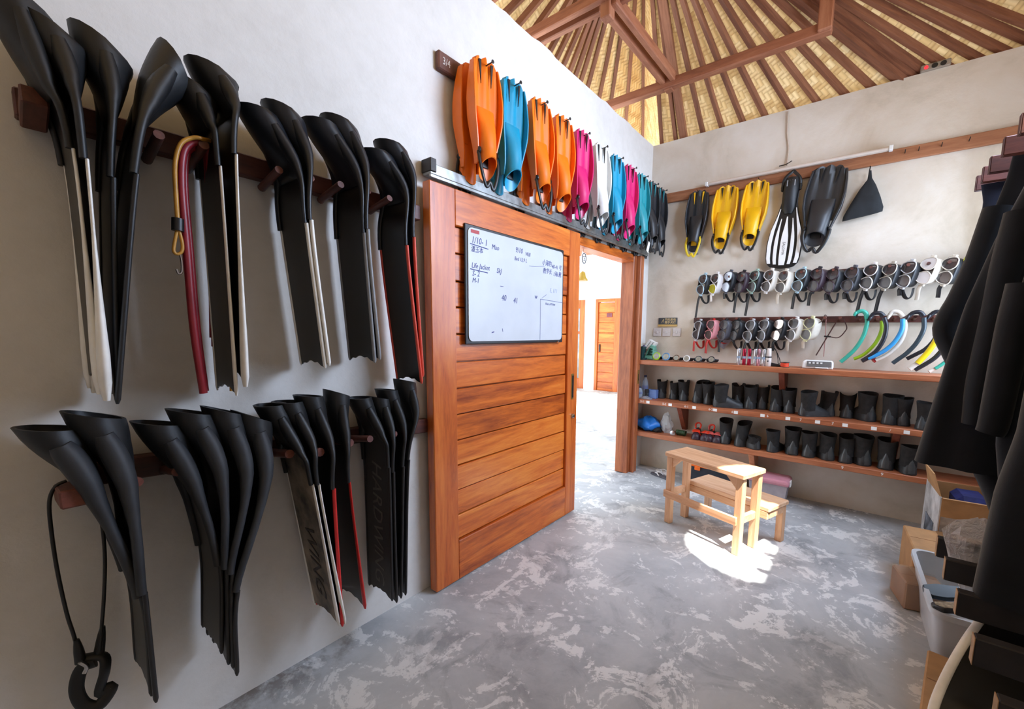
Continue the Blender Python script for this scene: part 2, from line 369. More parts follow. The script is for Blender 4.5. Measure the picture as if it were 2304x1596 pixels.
# a missing tile: the gap in the matting that lets the sunbeam in
bm = bmesh.new(); bm.from_mesh(me)
bmesh.ops.subdivide_edges(bm, edges=[e for e in bm.edges if all(v.co.x > -0.45 and 0.9 < v.co.y < 3.6 for v in e.verts)], cuts=22, use_grid_fill=True)
rm = []
for f in bm.faces:
    c = f.calc_center_median(); t_ = (c.z-hole_c.z)/SUN_DIR.z; q = c-SUN_DIR*t_
    d = q-hole_c; u_ = d.dot(Vector((0.78, -0.62, 0))); w_ = d.dot(Vector((0.62, 0.78, 0)))
    if (u_/0.36)**2+(w_/0.30)**2 < 1: rm.append(f)
bmesh.ops.delete(bm, geom=rm, context='FACES'); bm.to_mesh(me); bm.free()
ceil = bpy.data.objects.new('ceiling', me); COL.objects.link(ceil)
tag(ceil, 'woven bamboo matting under the roof on radiating brown rafters', None, None, 'structure')
for e, w_, d_, p in ends:
    a = APEX.lerp(e, 0.06); b = APEX.lerp(e, 1.12); L = (b-a).length
    if p is None:      # no rafter across the gap in the roof
        if min((lambda c: (c-hole_c-SUN_DIR*((c.z-hole_c.z)/SUN_DIR.z)).length)(a.lerp(b, k/20)) for k in range(21)) < 0.30: continue
    o = MB().box((0, 0, 0), (w_, d_, L)).build('rafter', RAFTER, ceil)
    z = (b-a).normalized(); x = z.cross(Vector((0, 0, 1))).normalized(); y = z.cross(x)
    R = Matrix((x, y, z)).transposed().to_4x4(); R.translation = (a+b)/2+Vector((0, 0, 0.03)); o.matrix_world = R
def xbeam(name, p, q, w_, h_, mat=BEAMWOOD):
    o = MB().box((0, 0, 0), ((q-p).length, w_, h_)).build(name, mat, ceil, bevel=0.006)
    x = (q-p).normalized(); y = Vector((0, 0, 1)).cross(x); y = y.normalized() if y.length > 1e-4 else Vector((0, 1, 0)); z = x.cross(y)
    R = Matrix((x, y, z)).transposed().to_4x4(); R.translation = (p+q)/2; o.matrix_world = R; return o
yb = 3.80
p0, p1 = onY(1365, 240, yb), onY(1857, 66, yb); zc = (p0.z+p1.z)/2
xbeam('purlin', Vector((p0.x-0.3, yb, zc)), Vector((p1.x+0.04, yb, zc)), 0.07, 0.075)
xbeam('roof_post', Vector((p1.x, yb-0.02, zc-0.03)), Vector((p1.x, yb-0.02, zc+0.30)), 0.085, 0.085)
c0 = onY(1506, 172, yb)
for s_ in (-0.045, 0.045):
    xbeam('tie_beam', Vector((c0.x+s_-0.01, 2.70, zc+0.04)), Vector((c0.x+s_, yb, zc+0.04)), 0.045, 0.075)
    xbeam('tie_beam', Vector((-2.6, 2.72+s_, zc+0.07)), Vector((-0.7, 2.72+s_, zc+0.07)), 0.045, 0.075)
xbeam('roof_post', Vector((c0.x-0.02, 2.72, zc-0.06)), Vector((c0.x-0.02, 2.72, zc+0.7)), 0.075, 0.075)
xbeam('roof_post', Vector((c0.x, yb+0.01, zc-0.05)), Vector((c0.x, yb+0.01, zc+0.10)), 0.07, 0.07)
# ------------------------------------------------------------------ sliding door with its frame, rail and whiteboard
dl = onX(954, 404, XL+0.10); dr = onX(1293.4, 527.6, XL+0.10)
ZD0, ZD1 = 0.012, 2.185
YD0, YD1 = 1.375, 2.775                 # door leaf along the wall
door = thing('sliding_door', 'varnished teak sliding door of horizontal planks carrying the whiteboard', 'door', (XL+0.052, YD0, 0), RZL)
WD = YD1-YD0
def dbox(a, b, name, mat, bev=0.004, par=None): return MB().span(a, b).build(name, mat, par or door, bevel=bev)
# local: x along the wall (towards the back), -y out into the room
F0, F1 = 0.012, -0.044
dbox((0, F0, ZD0), (0.165, F1, ZD1), 'stile', TEAK_V); dbox((WD-0.14, F0, ZD0), (WD, F1, ZD1), 'stile', TEAK_V)
dbox((0.165, F0, ZD1-0.185), (WD-0.14, F1, ZD1), 'door_rail', TEAK_H); dbox((0.165, F0, ZD0), (WD-0.14, F1, ZD0+0.235), 'door_rail', TEAK_H)
zs = [ZD0+0.235]; npl = 14
zl = [onX(1005, y, XL+0.08).z for y in (1230, 1172, 1114, 1057, 998.8, 938.6, 878.4, 816.4, 752, 690, 630, 566)]
zs = [ZD0+0.235]+zl[1:]+[ZD1-0.185]
for i in range(len(zs)-1):
    o = MB().box((0, 0, 0), (WD-0.305-0.004, 0.026, zs[i+1]-zs[i]-0.007)).build('plank', TEAK_H, door, bevel=0.004)
    o.location = (0.165+(WD-0.305)/2, -0.012+0.003*math.sin(i*2.3), (zs[i]+zs[i+1])/2)
dbox((0.1, F0-0.001, 0.05), (WD-0.1, F0-0.006, ZD1-0.05), 'light_stop_panel', TEAK_V, 0)  # added behind the planks to stop light showing through the gaps
hd = MB().span((WD-0.088, F1+0.002, 0.93), (WD-0.052, F1-0.004, 1.13)).build('recessed_pull', BRASS, door, bevel=0.003, label='brass recessed pull plate')
MB().span((WD-0.08, F1-0.003, 0.945), (WD-0.06, F1-0.0055, 1.115)).build('pull_recess', BLACKP, hd)
lk = MB().lathe([(0.018, 0), (0.018, 0.012), (0.012, 0.02)], 14, (WD-0.066, F1, 0.80), Matrix.Rotation(PI/2, 3, 'X')).build('lock_cylinder', CHROME, door, 40, label='round chrome lock cylinder')
# hanging rail above the door
rl = thing('door_rail_track', 'grey steel sliding track above the teak door', 'rail', (XL, 1.40, 2.225), RZL)
MB().span((0, -0.012, 0), (2.68, -0.075, 0.052)).build('track_channel', STEEL, rl, bevel=0.003)
MB().span((0, -0.062, -0.016), (2.68, -0.075, 0)).build('track_lip', STEEL, rl, bevel=0.002)
MB().span((-0.005, -0.008, 0.01), (0.035, -0.082, 0.075)).build('end_stop', IRON, rl, bevel=0.004)
for x in (0.45, 1.15, 1.85, 2.5): MB().span((x, 0, 0.05), (x+0.06, -0.06, 0.062)).build('track_bracket', STEEL, rl, bevel=0.002)
# frame of the doorway
df = thing('door_1', 'teak lining around the open doorway', None, (XL, DY0, 0), RZL, kind='structure'); df['kind'] = 'structure'
WO = DY1-DY0
def fbox(a, b, name, mat, bev=0.005): return MB().span(a, b).build(name, mat, df, bevel=bev)
fbox((WO-0.045, 0.115, 0), (WO+0.015, -0.020, DZ+0.018), 'jamb', TEAK_F)
fbox((WO+0.020, 0.02, 0), (WO+0.098, -0.062, DZ+0.012), 'door_post', TEAK_F)
fbox((0.0, 0.115, DZ-0.055), (WO-0.045, -0.016, DZ+0.018), 'lintel', TEAK_H)
fbox((-0.02, 0.115, 0), (0.03, -0.0, DZ+0.03), 'jamb', TEAK_F)
sk = MB().span((WO+0.043, -0.062, 0.93), (WO+0.075, -0.066, 1.07)).build('strike_plate', BRASS, df, bevel=0.002)
MB().span((WO+0.053, -0.0655, 0.965), (WO+0.066, -0.067, 1.03)).build('strike_slot', BLACKP, sk)
# ------------------------------------------------------------------ whiteboard
b0 = onX(1056.4, 512.7, XL+0.115); b1 = onX(1274, 568, XL+0.115); b2 = onX(1053.6, 769, XL+0.115); b3 = onX(1258, 764.7, XL+0.115)
by0, by1 = (b0.y+b2.y)/2, (b1.y+b3.y)/2; bz1, bz0 = (b0.z+b1.z)/2, (b2.z+b3.z)/2
WBW, WBH = by1-by0, bz1-bz0
BOARD = P('whiteboard_enamel', (196, 199, 204), 0.3, 0.03, 5)
INK = P('blue_marker_ink', (44, 52, 128), 0.6, 0.15); FAINT = P('faded_marker_ink', (150, 160, 190), 0.6, 0.1); REDP = P('red_print', (176, 40, 40), 0.5, 0.1)
wbd = thing('whiteboard', 'white marker board with blue handwriting mounted on the sliding door', 'whiteboard', (XL+0.10, by0, bz0), RZL)
rc = 0.03; poly = []
for cx_, cz_, a0 in ((WBW-rc, WBH-rc, 0), (rc, WBH-rc, 90), (rc, rc, 180), (WBW-rc, rc, 270)):
    for k in range(5): a = math.radians(a0+k*22.5); poly.append((cx_+rc*math.cos(a), cz_+rc*math.sin(a)))
MB().prism(poly, -0.012).build('board_face', BOARD, wbd)
MB().span((-0.020, 0.003, -0.018), (WBW+0.020, -0.007, WBH+0.018)).build('board_frame', BLACKP, wbd, bevel=0.006)
bf = wbd
def wtxt(s_, u, v, size, mat=INK, shear=0.2, sx=0.85): return text('handwriting', s_, size*.92, mat, wbd, (u*WBW, -0.0126, (1-v)*WBH), (PI/2, 0, 0), 'LEFT', shear, sx=sx)
for s_, u, v, z in (('1/10- 1', .025, .105, .055), ('Mao', .20, .125, .045), ('潘玉本', .02, .185, .040), ('Life Jacket', .025, .325, .044), ('SkJ', .245, .335, .045), ('S- 2', .03, .395, .046), ('M-1', .03, .455, .042),
                    ('9/10', .43, .10, .050), ('Will', .535, .118, .038), ('Bed 15,9 L', .42, .185, .036), ('小海豹', .73, .165, .046), ('40-41 号', .85, .185, .042), ('教学长', .74, .25, .044), ('1海L靴', .87, .262, .042), ('40', .29, .585, .056), ('41', .41, .60, .054), ('w', .645, .535, .05)):
    wtxt(s_, u, v, z)
wtxt('Host of Prime', .775, .60, .026)
wtxt('5, 111', .83, .45, .045, FAINT)
st = MB()
def stroke(u0, v0, u1, v1, r=0.0016): st.beam((u0*WBW, -0.0128, (1-v0)*WBH), (u1*WBW, -0.0128, (1-v1)*WBH), r*2, 0.0008, (0, 1, 0))
stroke(.015, .14, .17, .155, .0022); stroke(.015, .358, .165, .37, .0022); stroke(.715, .555, .995, .57, .0012); stroke(.715, .555, .715, .995, .0012)
stroke(.20, .92, .222, .913, .003); stroke(.30, .88, .305, .91); stroke(.28, .475, .31, .475); stroke(.58, .228, .64, .225, .001); stroke(.64, .225, .76, .20, .001); stroke(.73, .545, .79, .50, .001)
tag(st.build('pen_lines', INK, wbd), kind='stuff')
MB().span((.022*WBW, -0.0120, .955*WBH), (.092*WBW, -0.0128, .985*WBH)).build('printed_logo', REDP, wbd, label='small red printed logo')
text('logo_lettering', 'WHITEBOARD', 0.014, BLACKP, wbd, (.06*WBW, -0.0126, .943*WBH), (PI/2, 0, 0), sx=.8) if False else None
MB().lathe([(0.007, 0), (0.007, 0.012)], 10, (.95*WBW, -0.006, -0.012), Matrix.Rotation(PI/2, 3, 'X')).build('board_screw', CHROME, wbd)
# ------------------------------------------------------------------ courtyard seen through the doorway
YF = 8.85
WHITEW = P('sunlit_white_wall', (236, 234, 230), 0.8, 0.03, 6)
ground = MB().span((-12, -3, -0.10), (XL, YF+1.5, -0.004)); 
struct('ground', ground, CEMENT, label='sunlit grey cement courtyard')
wf = MB()
d1x0, d1x1 = onY(1268, 800, YF).x, onY(1314, 800, YF).x; d2x0, d2x1 = onY(1338, 800, YF).x, onY(1392, 800, YF).x
dz = 2.22
wf.span((-12, YF, -0.05), (d1x0, YF+0.2, 3.0)); wf.span((d1x1, YF, -0.05), (d2x0, YF+0.2, 3.0)); wf.span((d2x1, YF, -0.05), (-2.0, YF+0.2, 3.0))
wf.span((d1x0, YF, dz), (d1x1, YF+0.2, 3.0)); wf.span((d2x0, YF, dz), (d2x1, YF+0.2, 3.0))
hb = thing('courtyard_house', 'white house with two wooden doors across the courtyard', 'building', (0, 0, 0))
wf.build('house_wall', WHITEW, hb)
MB().span((-12, YF-1.3, 3.02), (-2, YF-1.2, 3.14)).build('fascia', BEAMWOOD, hb)
pe = [(-12, YF+0.5, 3.75), (-2, YF+0.5, 3.75), (-2, YF-1.3, 3.10), (-12, YF-1.3, 3.10)]
mv = bpy.data.meshes.new('eave_matting'); mv.from_pydata(pe, [], [(0, 1, 2, 3)]); u2 = mv.uv_layers.new(name='mat')
for li, c in enumerate([(0, 0), (10, 0), (10, 1.9), (0, 1.9)]): u2.data[li].uv = c
mv.materials.append(WEAVE); eo = bpy.data.objects.new('eave_matting', mv); COL.objects.link(eo); eo.parent = hb
for k in range(12):
    x = -9+k*0.55; MB().beam((x, YF+0.4, 3.66), (x, YF-1.3, 3.05), 0.05, 0.07).build('rafter', BEAMWOOD, hb)
GLASS = P('door_glass', (150, 160, 166), 0.12, 0.25, 3)
fd = thing('glazed_door', 'wooden framed glass door across the courtyard, left of the plank door', 'door', (d1x0, YF, 0))
w1 = d1x1-d1x0
for nm, a, b in (('stile', (0, .02, .02), (.16, .08, dz)), ('stile', (w1-.16, .02, .02), (w1, .08, dz)), ('door_rail', (.16, .02, dz-.2), (w1-.16, .08, dz)), ('door_rail', (.16, .02, .02), (w1-.16, .08, .30)), ('glazing_bar', (.16, .03, 1.40), (w1-.16, .07, 1.46))):
    MB().span(a, b).build(nm, TEAK_V, fd, bevel=.006)
MB().span((.16, .045, .30), (w1-.16, .055, 1.40)).build('pane', GLASS, fd); MB().span((.16, .045, 1.46), (w1-.16, .055, dz-.2)).build('pane', GLASS, fd)
pd = thing('plank_door', 'orange teak plank door standing ajar across the courtyard', 'door', (d2x0, YF, 0), math.radians(0))
w2 = d2x1-d2x0
MB().span((0, -.02, 0), (.07, .12, dz)).build('door_frame', TEAK_V, pd, bevel=.004); MB().span((w2-.13, -.02, 0), (w2, .2, dz)).build('door_frame', TEAK_V, pd, bevel=.004); MB().span((.07, -.02, dz-.07), (w2-.13, .12, dz)).build('door_frame', TEAK_H, pd, bevel=.004)
MB().span((.075, .03, .03), (w2-.135, .06, dz-.08)).build('light_stop_panel', TEAK_V, pd)  # added so no bright gaps show between these planks
for k in range(9):
    z0 = 0.03+k*(dz-.11)/9; MB().span((.08, .01+.004*(k % 2), z0), (w2-.14, .05, z0+(dz-.11)/9-.008)).build('plank', TEAK_H, pd, bevel=.005)
MB().span((.11, -.012, .98), (.15, .012, 1.16)).build('handle', IRON, pd, bevel=.004)
MB().span((w2-.34, -.006, dz-.42), (w2-.2, .012, dz-.33)).build('door_sign', P('door_sign_brown', (120, 60, 70), 0.5), pd)
MB().span((d2x0-.5, YF-.75, 0), (d2x1+.6, YF-.02, .055)).build('door_step', CEMENT, hb, bevel=.01)
# pebble strip outside the door
random.seed(3); pb = MB()
PEB = P('pale_pebbles', (206, 204, 200), 0.7, 0.2, 40)
for k in range(1500):
    x = random.uniform(-6.6, -3.4); y = random.uniform(6.9, 8.05); r = random.uniform(.025, .05)
    if ((x+4.62)/.40)**2+((y-7.45)/.30)**2 < 1: continue
    pb.loft([[(x+r*c_*math.cos(a+k), y+r*c_*1.2*math.sin(a+k), zz) for a in (0, 1.26, 2.5, 3.77, 5.03)] for c_, zz in ((1, -.003), (.95, r*.35), (.5, r*.62))], cap0=False)
po = pb.build('pebble_strip', PEB, None, 60); tag(po, 'strip of pale pebbles across the courtyard', 'pebbles', None, 'stuff')
sto = MB().loft([[(-4.62+.34*c_*math.cos(a), 7.45+.24*c_*math.sin(a), z) for a in [2*PI*k/14 for k in range(14)]] for c_, z in ((1, 0), (1, .045), (.93, .06))]).build('stepping_stone', CEMENT, None, 40)
tag(sto, 'flat grey stepping stone set among the pale pebbles', 'stone')
# paper charm and little bell hanging in the doorway
hp = onX(1312, 590, XL-0.06)
ch = thing('hanging_charm', 'white paper charm with a drawn face above a yellow bell, hanging in the doorway', 'ornament', hp, RZL)
PAPER = P('white_paper', (240, 240, 236), 0.7, 0.03); YEL = P('yellow_bell', (206, 170, 70), 0.4, 0.1)
MB().prism([(-.05, -.085), (.035, -.10), (.05, .02), (.045, .075), (-.02, .085), (-.03, 0)], .002).build('paper_card', PAPER, ch)
MB().tube([(.012+.03*math.cos(a), -.003, .032+.042*math.sin(a)) for a in [2*PI*k/18 for k in range(19)]], .0022, 6).build('drawn_face', BLACKP, ch)
fa = MB(); fa.box((.002, -.003, .045), (.012, .002, .005)); fa.box((.024, -.003, .048), (.012, .002, .005)); fa.box((.014, -.003, .015), (.02, .002, .004)); fa.box((.015, -.003, .03), (.004, .002, .016)); fa.build('drawn_features', BLACKP, ch)
MB().lathe([(.004, .0), (.022, -.012), (.03, -.05), (.045, -.07), (.045, -.078), (.0, -.078)], 16, (-.005, 0, -.075)).build('bell', YEL, ch, 50)
MB().tube([(0, 0, .085), (0, 0, DZ-0.055-hp.z)], .0015, 5).build('string', BLACKP, ch)
# ------------------------------------------------------------------ peg racks and long fins on the left wall
RUB = P('black_rubber', (20, 22, 25), 0.5, 0.25, 9, 0.12); RUBG = P('charcoal_rubber', (42, 45, 50), 0.6, 0.18, 9, 0.12); RUBB = P('inky_rubber', (22, 26, 34), 0.42, 0.2, 7, 0.06)
INNER = P('pocket_lining', (12, 12, 13), 0.8, 0.1)
BLADE = P('black_fin_blade', (16, 16, 17), 0.38, 0.25, 5, 0.03); BLADEG = P('smoky_fin_blade', (52, 54, 56), 0.42, 0.25, 6, 0.05); BLADEC = P('camouflage_fin_blade', (132, 116, 98), 0.5, 0.5, 9)
RAILW = P('white_fin_rail', (246, 244, 238), 0.4, 0.06, 12); RAILG = P('grey_fin_rail', (148, 150, 154), 0.45, 0.06); RAILR = P('red_fin_rail', (206, 40, 38), 0.42, 0.06); RAILO = P('coral_fin_rail', (226, 84, 66), 0.42, 0.06); RAILK = P('black_fin_rail', (30, 30, 32), 0.45, 0.1)
LETTER = P('dull_grey_print', (98, 95, 94), 0.6, 0.1)
def rack(name, label, A, B, pegs):
    """A,B: ends of the bar (world y,z of its centre); pegs: list of world (y,z) with length and radius"""
    L = math.hypot(B[0]-A[0], B[1]-A[1]); r = thing(name, label, 'rack', (XL, A[0], A[1]), RZL)
    a = math.atan2(B[1]-A[1], B[0]-A[0]); R = Matrix.Rotation(-a, 3, 'Y')
    o = MB().box((0, 0, 0), (L, 0.045, 0.072)).build('bar', DARKWOOD, r, bevel=0.004); o.location = (L/2*math.cos(a), -0.0225, L/2*math.sin(a)); o.rotation_euler = (0, -a, 0)
    for (y, z, ln, rr, sq) in pegs:
        p0, p1 = (y-A[0], -0.03, z-A[1]), (y-A[0], -ln, z-A[1]+0.03)
        q = MB()
        if sq: q.beam(p0, p1, rr*2, rr*2)
        else: q.tube([p0, p1], [rr, rr*0.95], 10)
        q.build('peg', DARKWOOD_Y, r, None if sq else 50, bevel=0.004 if sq else 0)
    return r
def peg_at(px, py, ln, rr, sq=False):
    p = LW(px, py, ln); return (p.y, p.z-0.03, ln, rr, sq)
rack('upper_peg_rack', 'dark wooden peg rail at head height holding the upper row of long fins', (0.085, 2.032), (1.36, 2.030),
     [peg_at(77, 215, .15, .024, True), peg_at(358, 303, .20, .014), peg_at(459, 326, .22, .014), peg_at(628, 382, .19, .014), peg_at(767, 415, .20, .014), peg_at(829, 430, .12, .013), peg_at(877, 446, .19, .014), peg_at(700, 400, .17, .014)])
rack('lower_peg_rack', 'dark wooden peg rail below the upper rail holding the lower row of long fins', (0.10, 1.012), (1.385, 0.945),
     [peg_at(165, 1122, .24, .024, True), peg_at(310, 1085, .22, .014), peg_at(398, 1062, .21, .014), peg_at(652, 1022, .22, .017), peg_at(720, 1018, .24, .018), peg_at(788, 997, .24, .017), peg_at(833, 988, .23, .015), peg_at(888, 977, .22, .015)])
LETTERD = P('dark_print', (40, 34, 34), 0.6, 0.1)
def long_fin(label, H, K, E, T, d0=.05, d1=.26, rib=RUB, rail=RAILW, blade=BLADE, pocket=RUB, group=None, paddle=0.0, notch=.02, slim=1.0, ribr=1.0, pk=1.0, lettering=None, sl=1.0):
    dm = (d0+d1)/2
    h, k, e, t = LW(H[0], H[1], dm), LW(K[0], K[1], dm+.03), LW(E[0], E[1], d1), LW(T[0], T[1], d1)
    O = Vector((XL, k.y, k.z)); r = thing('long_fin', label, 'fin', O, RZL, group)
    pts = [Vector((p.y-k.y, 0, p.z-k.z)) for p in (h, k, e, t)]
    # hold the foot pocket to a foot's length
    hv = pts[0]-pts[1]; pts[0] = pts[1]+hv.normalized()*(min(hv.length, .36)-.022*sl)
    C = smoothpath(pts, 8); n = len(C)
    tan = [(C[min(i+1, n-1)]-C[max(i-1, 0)]).normalized() for i in range(n)]
    nor = [Vector((t_.z, 0, -t_.x)) for t_ in tan]
    hw = (d1-d0)/2*slim
    def half(i):
        if i <= 3: return .046*pk
        if i >= 13: return hw*(1-.06*(i-13)/11)
        f = (i-3)/10; f = f*f*(3-2*f); return .046*pk*(1-f)+hw*f
    # blade
    rows = []
    for i in range(7, n):
        w_ = half(i)*.97
        row = []
        for j in range(9):
            u = -1+2*j/8; p = C[i]+Vector((0, -dm+w_*u, 0))
            if i == n-1: p = p+tan[i]*(notch*(abs(u)**1.5)-notch*.6+.004*math.sin(j*2.4))
            row.append(p)
        rows.append(row)
    bl = MB().slab(rows, .005).build('blade', blade, r, 40)
    # rubber ribs and coloured rails along both edges
    for s_ in (1, -1):
        pr = []; rr = []
        for i in range(2, 17):
            pr.append(C[i]+Vector((0, -dm-s_*half(i), 0))+nor[i]*(.006 if i > 8 else .004)); f = (i-2)/14; rr.append((.010+.016*math.sin(PI*min(1, f*1.4+.1))*(1-f)+.004*(1-f))*ribr)
        MB().tube(pr, rr, 10, .8).build('rib', rib, r, 60)
        pr = []; rr = []
        for i in range(16, n):
            f = (i-16)/(n-17); pr.append(C[i]+Vector((0, -dm-s_*half(i), 0))); rr.append(.0082+paddle*max(0, f-.35)**1.3*(1 if f < .95 else .75))
        pr.append(pr[-1]+tan[-1]*(.012+paddle*.7)); rr.append(.004+paddle*.25)
        MB().tube(pr, rr, 10, .45 if paddle else .8, nrm=(1, 0, 0)).build('rail', rail, r, 60)
    # foot pocket: a shoe open at the heel
    def ring(i, a, b, sh=0.0, k_=1.0):
        out = []
        for q in range(16):
            an = 2*PI*q/16; c_, s2 = math.cos(an), math.sin(an)
            out.append(C[i]+Vector((0, -dm+a*k_*c_*(1+.12*(s2 > 0)), 0))+nor[i]*(b*k_*s2)+tan[i]*(-sh*1.6*sl*s2))
        return out
    A_ = {0: (.046, .044), 1: (.050, .046), 2: (.052, .044), 3: (.053, .041), 4: (.054, .037), 5: (.056, .033), 6: (.058, .028), 7: (.060, .023), 8: (.062, .018), 9: (.064, .013), 10: (.064, .008)}
    A_ = {i: (a*pk, b*pk) for i, (a, b) in A_.items()}
    secs = [ring(3, *A_[3], k_=.55), ring(1, *A_[1], sh=.010, k_=.86), ring(0, *A_[0], sh=.024, k_=.93), ring(0, A_[0][0]+.003, A_[0][1]+.003, sh=.026, k_=1.0)]
    secs += [ring(i, *A_[i], sh=.020*max(0, 1-i/4)) for i in range(1, 11)]
    po_ = MB().loft(secs).build('foot_pocket', pocket, r, 70)
    if lettering:
        s_, sz, f0 = lettering[:3]; i = 14; lm_ = LETTERD if blade is BLADEC else LETTER
        # running down the face of the blade that looks towards the camera
        mid = (C[16]+C[-1])/2; ang = math.atan2(tan[20].x, -tan[20].z)
        side = -1
        o = text('lettering', s_, sz, lm_, bl, (0, 0, 0), (0, 0, 0), 'CENTER', .25, .0006)
        X_ = tan[19]; N_ = -nor[19] if nor[19].x > 0 else nor[19]; Y_ = N_.cross(X_)
        M_ = Matrix((X_, Y_, N_)).transposed().to_4x4(); M_.translation = C[int(15+f0)]+Vector((0, -dm, 0))+N_*.0036; o.matrix_local = M_
    return r
GU, GL = 'long fins on the upper peg rail', 'long fins on the lower peg rail'
long_fin('leftmost upper-rail long fin with white rail, cut by the picture edge', (20, -30), (105, 190), (165, 335), (222, 855), rail=RAILW, paddle=.038, group=GU, d1=.24, pk=1.26)
long_fin('long black fin with a bright white paddle-ended rail, second in the upper row', (112, 55), (160, 195), (196, 358), (238, 862), rail=RAILW, paddle=.050, group=GU, d1=.27, pk=1.26)
long_fin('long all-black fin on the upper rail leaning left, pocket beside the white-railed pair', (225, 88), (252, 230), (256, 400), (264, 890), rail=RAILK, rib=RUB, group=GU, d1=.25, pk=1.26)
long_fin('long all-black fin on the upper rail whose foot pocket leans to the right', (400, 140), (330, 252), (308, 392), (266, 900), rail=RAILK, group=GU, d1=.28, ribr=1.2, pk=1.26)
long_fin('upper-rail long fin with white rail directly behind the red rubber tubing, partly hidden', (428, 188), (465, 285), (496, 374), (533, 880), rail=RAILW, paddle=.006, group=GU, d1=.25, pk=1.26)
long_fin('upper-rail long fin with white rail just right of the red rubber tubing', (470, 148), (517, 246), (532, 348), (553, 848), rail=RAILW, paddle=.030, group=GU, d1=.28, pk=1.26)
long_fin('front fin of the upper pair with tubular white rails above the white bare patch', (575, 242), (655, 380), (690, 502), (733, 822), pocket=RUBB, rib=RUBB, group=GU, d1=.25, d0=.04, pk=1.26)
long_fin('rear fin of the upper pair with tubular white rails', (632, 240), (682, 360), (701, 495), (742, 816), pocket=RUBB, rib=RUBB, group=GU, d1=.26, pk=1.26)
long_fin('front fin of the upper pair with grey rails', (715, 268), (790, 395), (820, 524), (845, 810), rail=RAILG, pocket=RUBB, rib=RUBB, group=GU, d1=.25, d0=.04, pk=1.26)
long_fin('rear fin of the upper pair with grey rails', (758, 266), (808, 380), (828, 516), (856, 803), rail=RAILG, pocket=RUBB, rib=RUBB, group=GU, d1=.26, pk=1.26)
long_fin('front fin of the upper pair with coral red rails beside the door', (840, 335), (898, 435), (916, 552), (950, 858), rail=RAILO, pocket=RUBB, rib=RUBB, group=GU, d1=.24, d0=.04, pk=1.26)
long_fin('rear fin of the upper pair with coral red rails beside the door', (873, 318), (916, 405), (932, 534), (953, 842), rail=RAILO, pocket=RUBB, rib=RUBB, group=GU, d1=.24, pk=1.26)
long_fin('leftmost lower-rail long fin with thick charcoal ribs and smoky blade', (102, 950), (205, 1090), (318, 1340), (342, 1560), rail=RAILK, rib=RUBG, blade=BLADEG, sl=.8, group=GL, ribr=1.5, d1=.27, pk=1.22)
long_fin('second lower-rail long fin with thick charcoal ribs, above the black lanyard', (205, 920), (283, 1085), (326, 1335), (352, 1575), rail=RAILK, rib=RUBG, blade=BLADEG, sl=.8, group=GL, ribr=1.4, d1=.29, pk=1.22)
long_fin('leftmost of the four charcoal-ribbed fins bunched on the lower rail', (350, 940), (430, 1080), (495, 1270), (500, 1465), rail=RAILK, rib=RUBG, sl=.8, group=GL, ribr=1.3, d1=.26, pk=1.22)
long_fin('second of the four charcoal-ribbed fins bunched on the lower rail', (425, 915), (488, 1055), (511, 1278), (516, 1490), rail=RAILK, rib=RUBG, sl=.8, group=GL, ribr=1.3, d1=.28, pk=1.22)
long_fin('third of the four charcoal-ribbed fins bunched on the lower rail', (500, 912), (544, 1060), (524, 1290), (526, 1498), rail=RAILK, rib=RUBG, sl=.8, group=GL, ribr=1.3, d1=.29, pk=1.22)
long_fin('rightmost of the four charcoal-ribbed fins bunched on the lower rail', (565, 925), (586, 1065), (536, 1330), (535, 1515), rail=RAILK, rib=RUBG, sl=.8, group=GL, ribr=1.3, d1=.30, pk=1.22)
long_fin('lower-rail camouflage fin with white rail lettered WING', (605, 905), (662, 1005), (704, 1090), (763, 1400), blade=BLADEC, rail=RAILW, paddle=.008, sl=.45, group=GL, d1=.27, lettering=('WING', .115, 6), pk=1.05)
long_fin('lower-rail fin with a worn white rail in front of the red pair', (645, 898), (690, 990), (718, 1090), (776, 1395), rail=RAILW, paddle=.012, sl=.45, group=GL, d1=.28, pk=1.05)
long_fin('left fin of the lower pair with bright red rails', (692, 885), (730, 988), (752, 1100), (772, 1405), rail=RAILR, sl=.45, group=GL, d1=.28, pk=1.05)
long_fin('right fin of the lower pair with bright red rails', (757, 878), (768, 980), (787, 1085), (822, 1362), rail=RAILR, paddle=.01, sl=.45, group=GL, d1=.26, pk=1.05)
long_fin('all-black lower-rail fin with HARDWING lettered down its blade', (806, 890), (846, 970), (876, 1052), (884, 1348), rail=RAILK, sl=.45, group=GL, d1=.25, lettering=('HARDWING', .105, 5), pk=1.0)
long_fin('plain black lower-rail fin right behind the lettered one', (850, 890), (870, 965), (886, 1062), (894, 1352), rail=RAILK, sl=.45, group=GL, d1=.25, pk=1.0)
long_fin('plain black lower-rail fin, second from the door', (868, 872), (897, 955), (908, 1050), (904, 1342), rail=RAILK, sl=.45, group=GL, d1=.24, pk=1.0)
long_fin('tallest black lower-rail fin next to the sliding door', (910, 852), (926, 930), (920, 1035), (914, 1335), rail=RAILK, sl=.45, group=GL, d1=.23, pk=1.05)
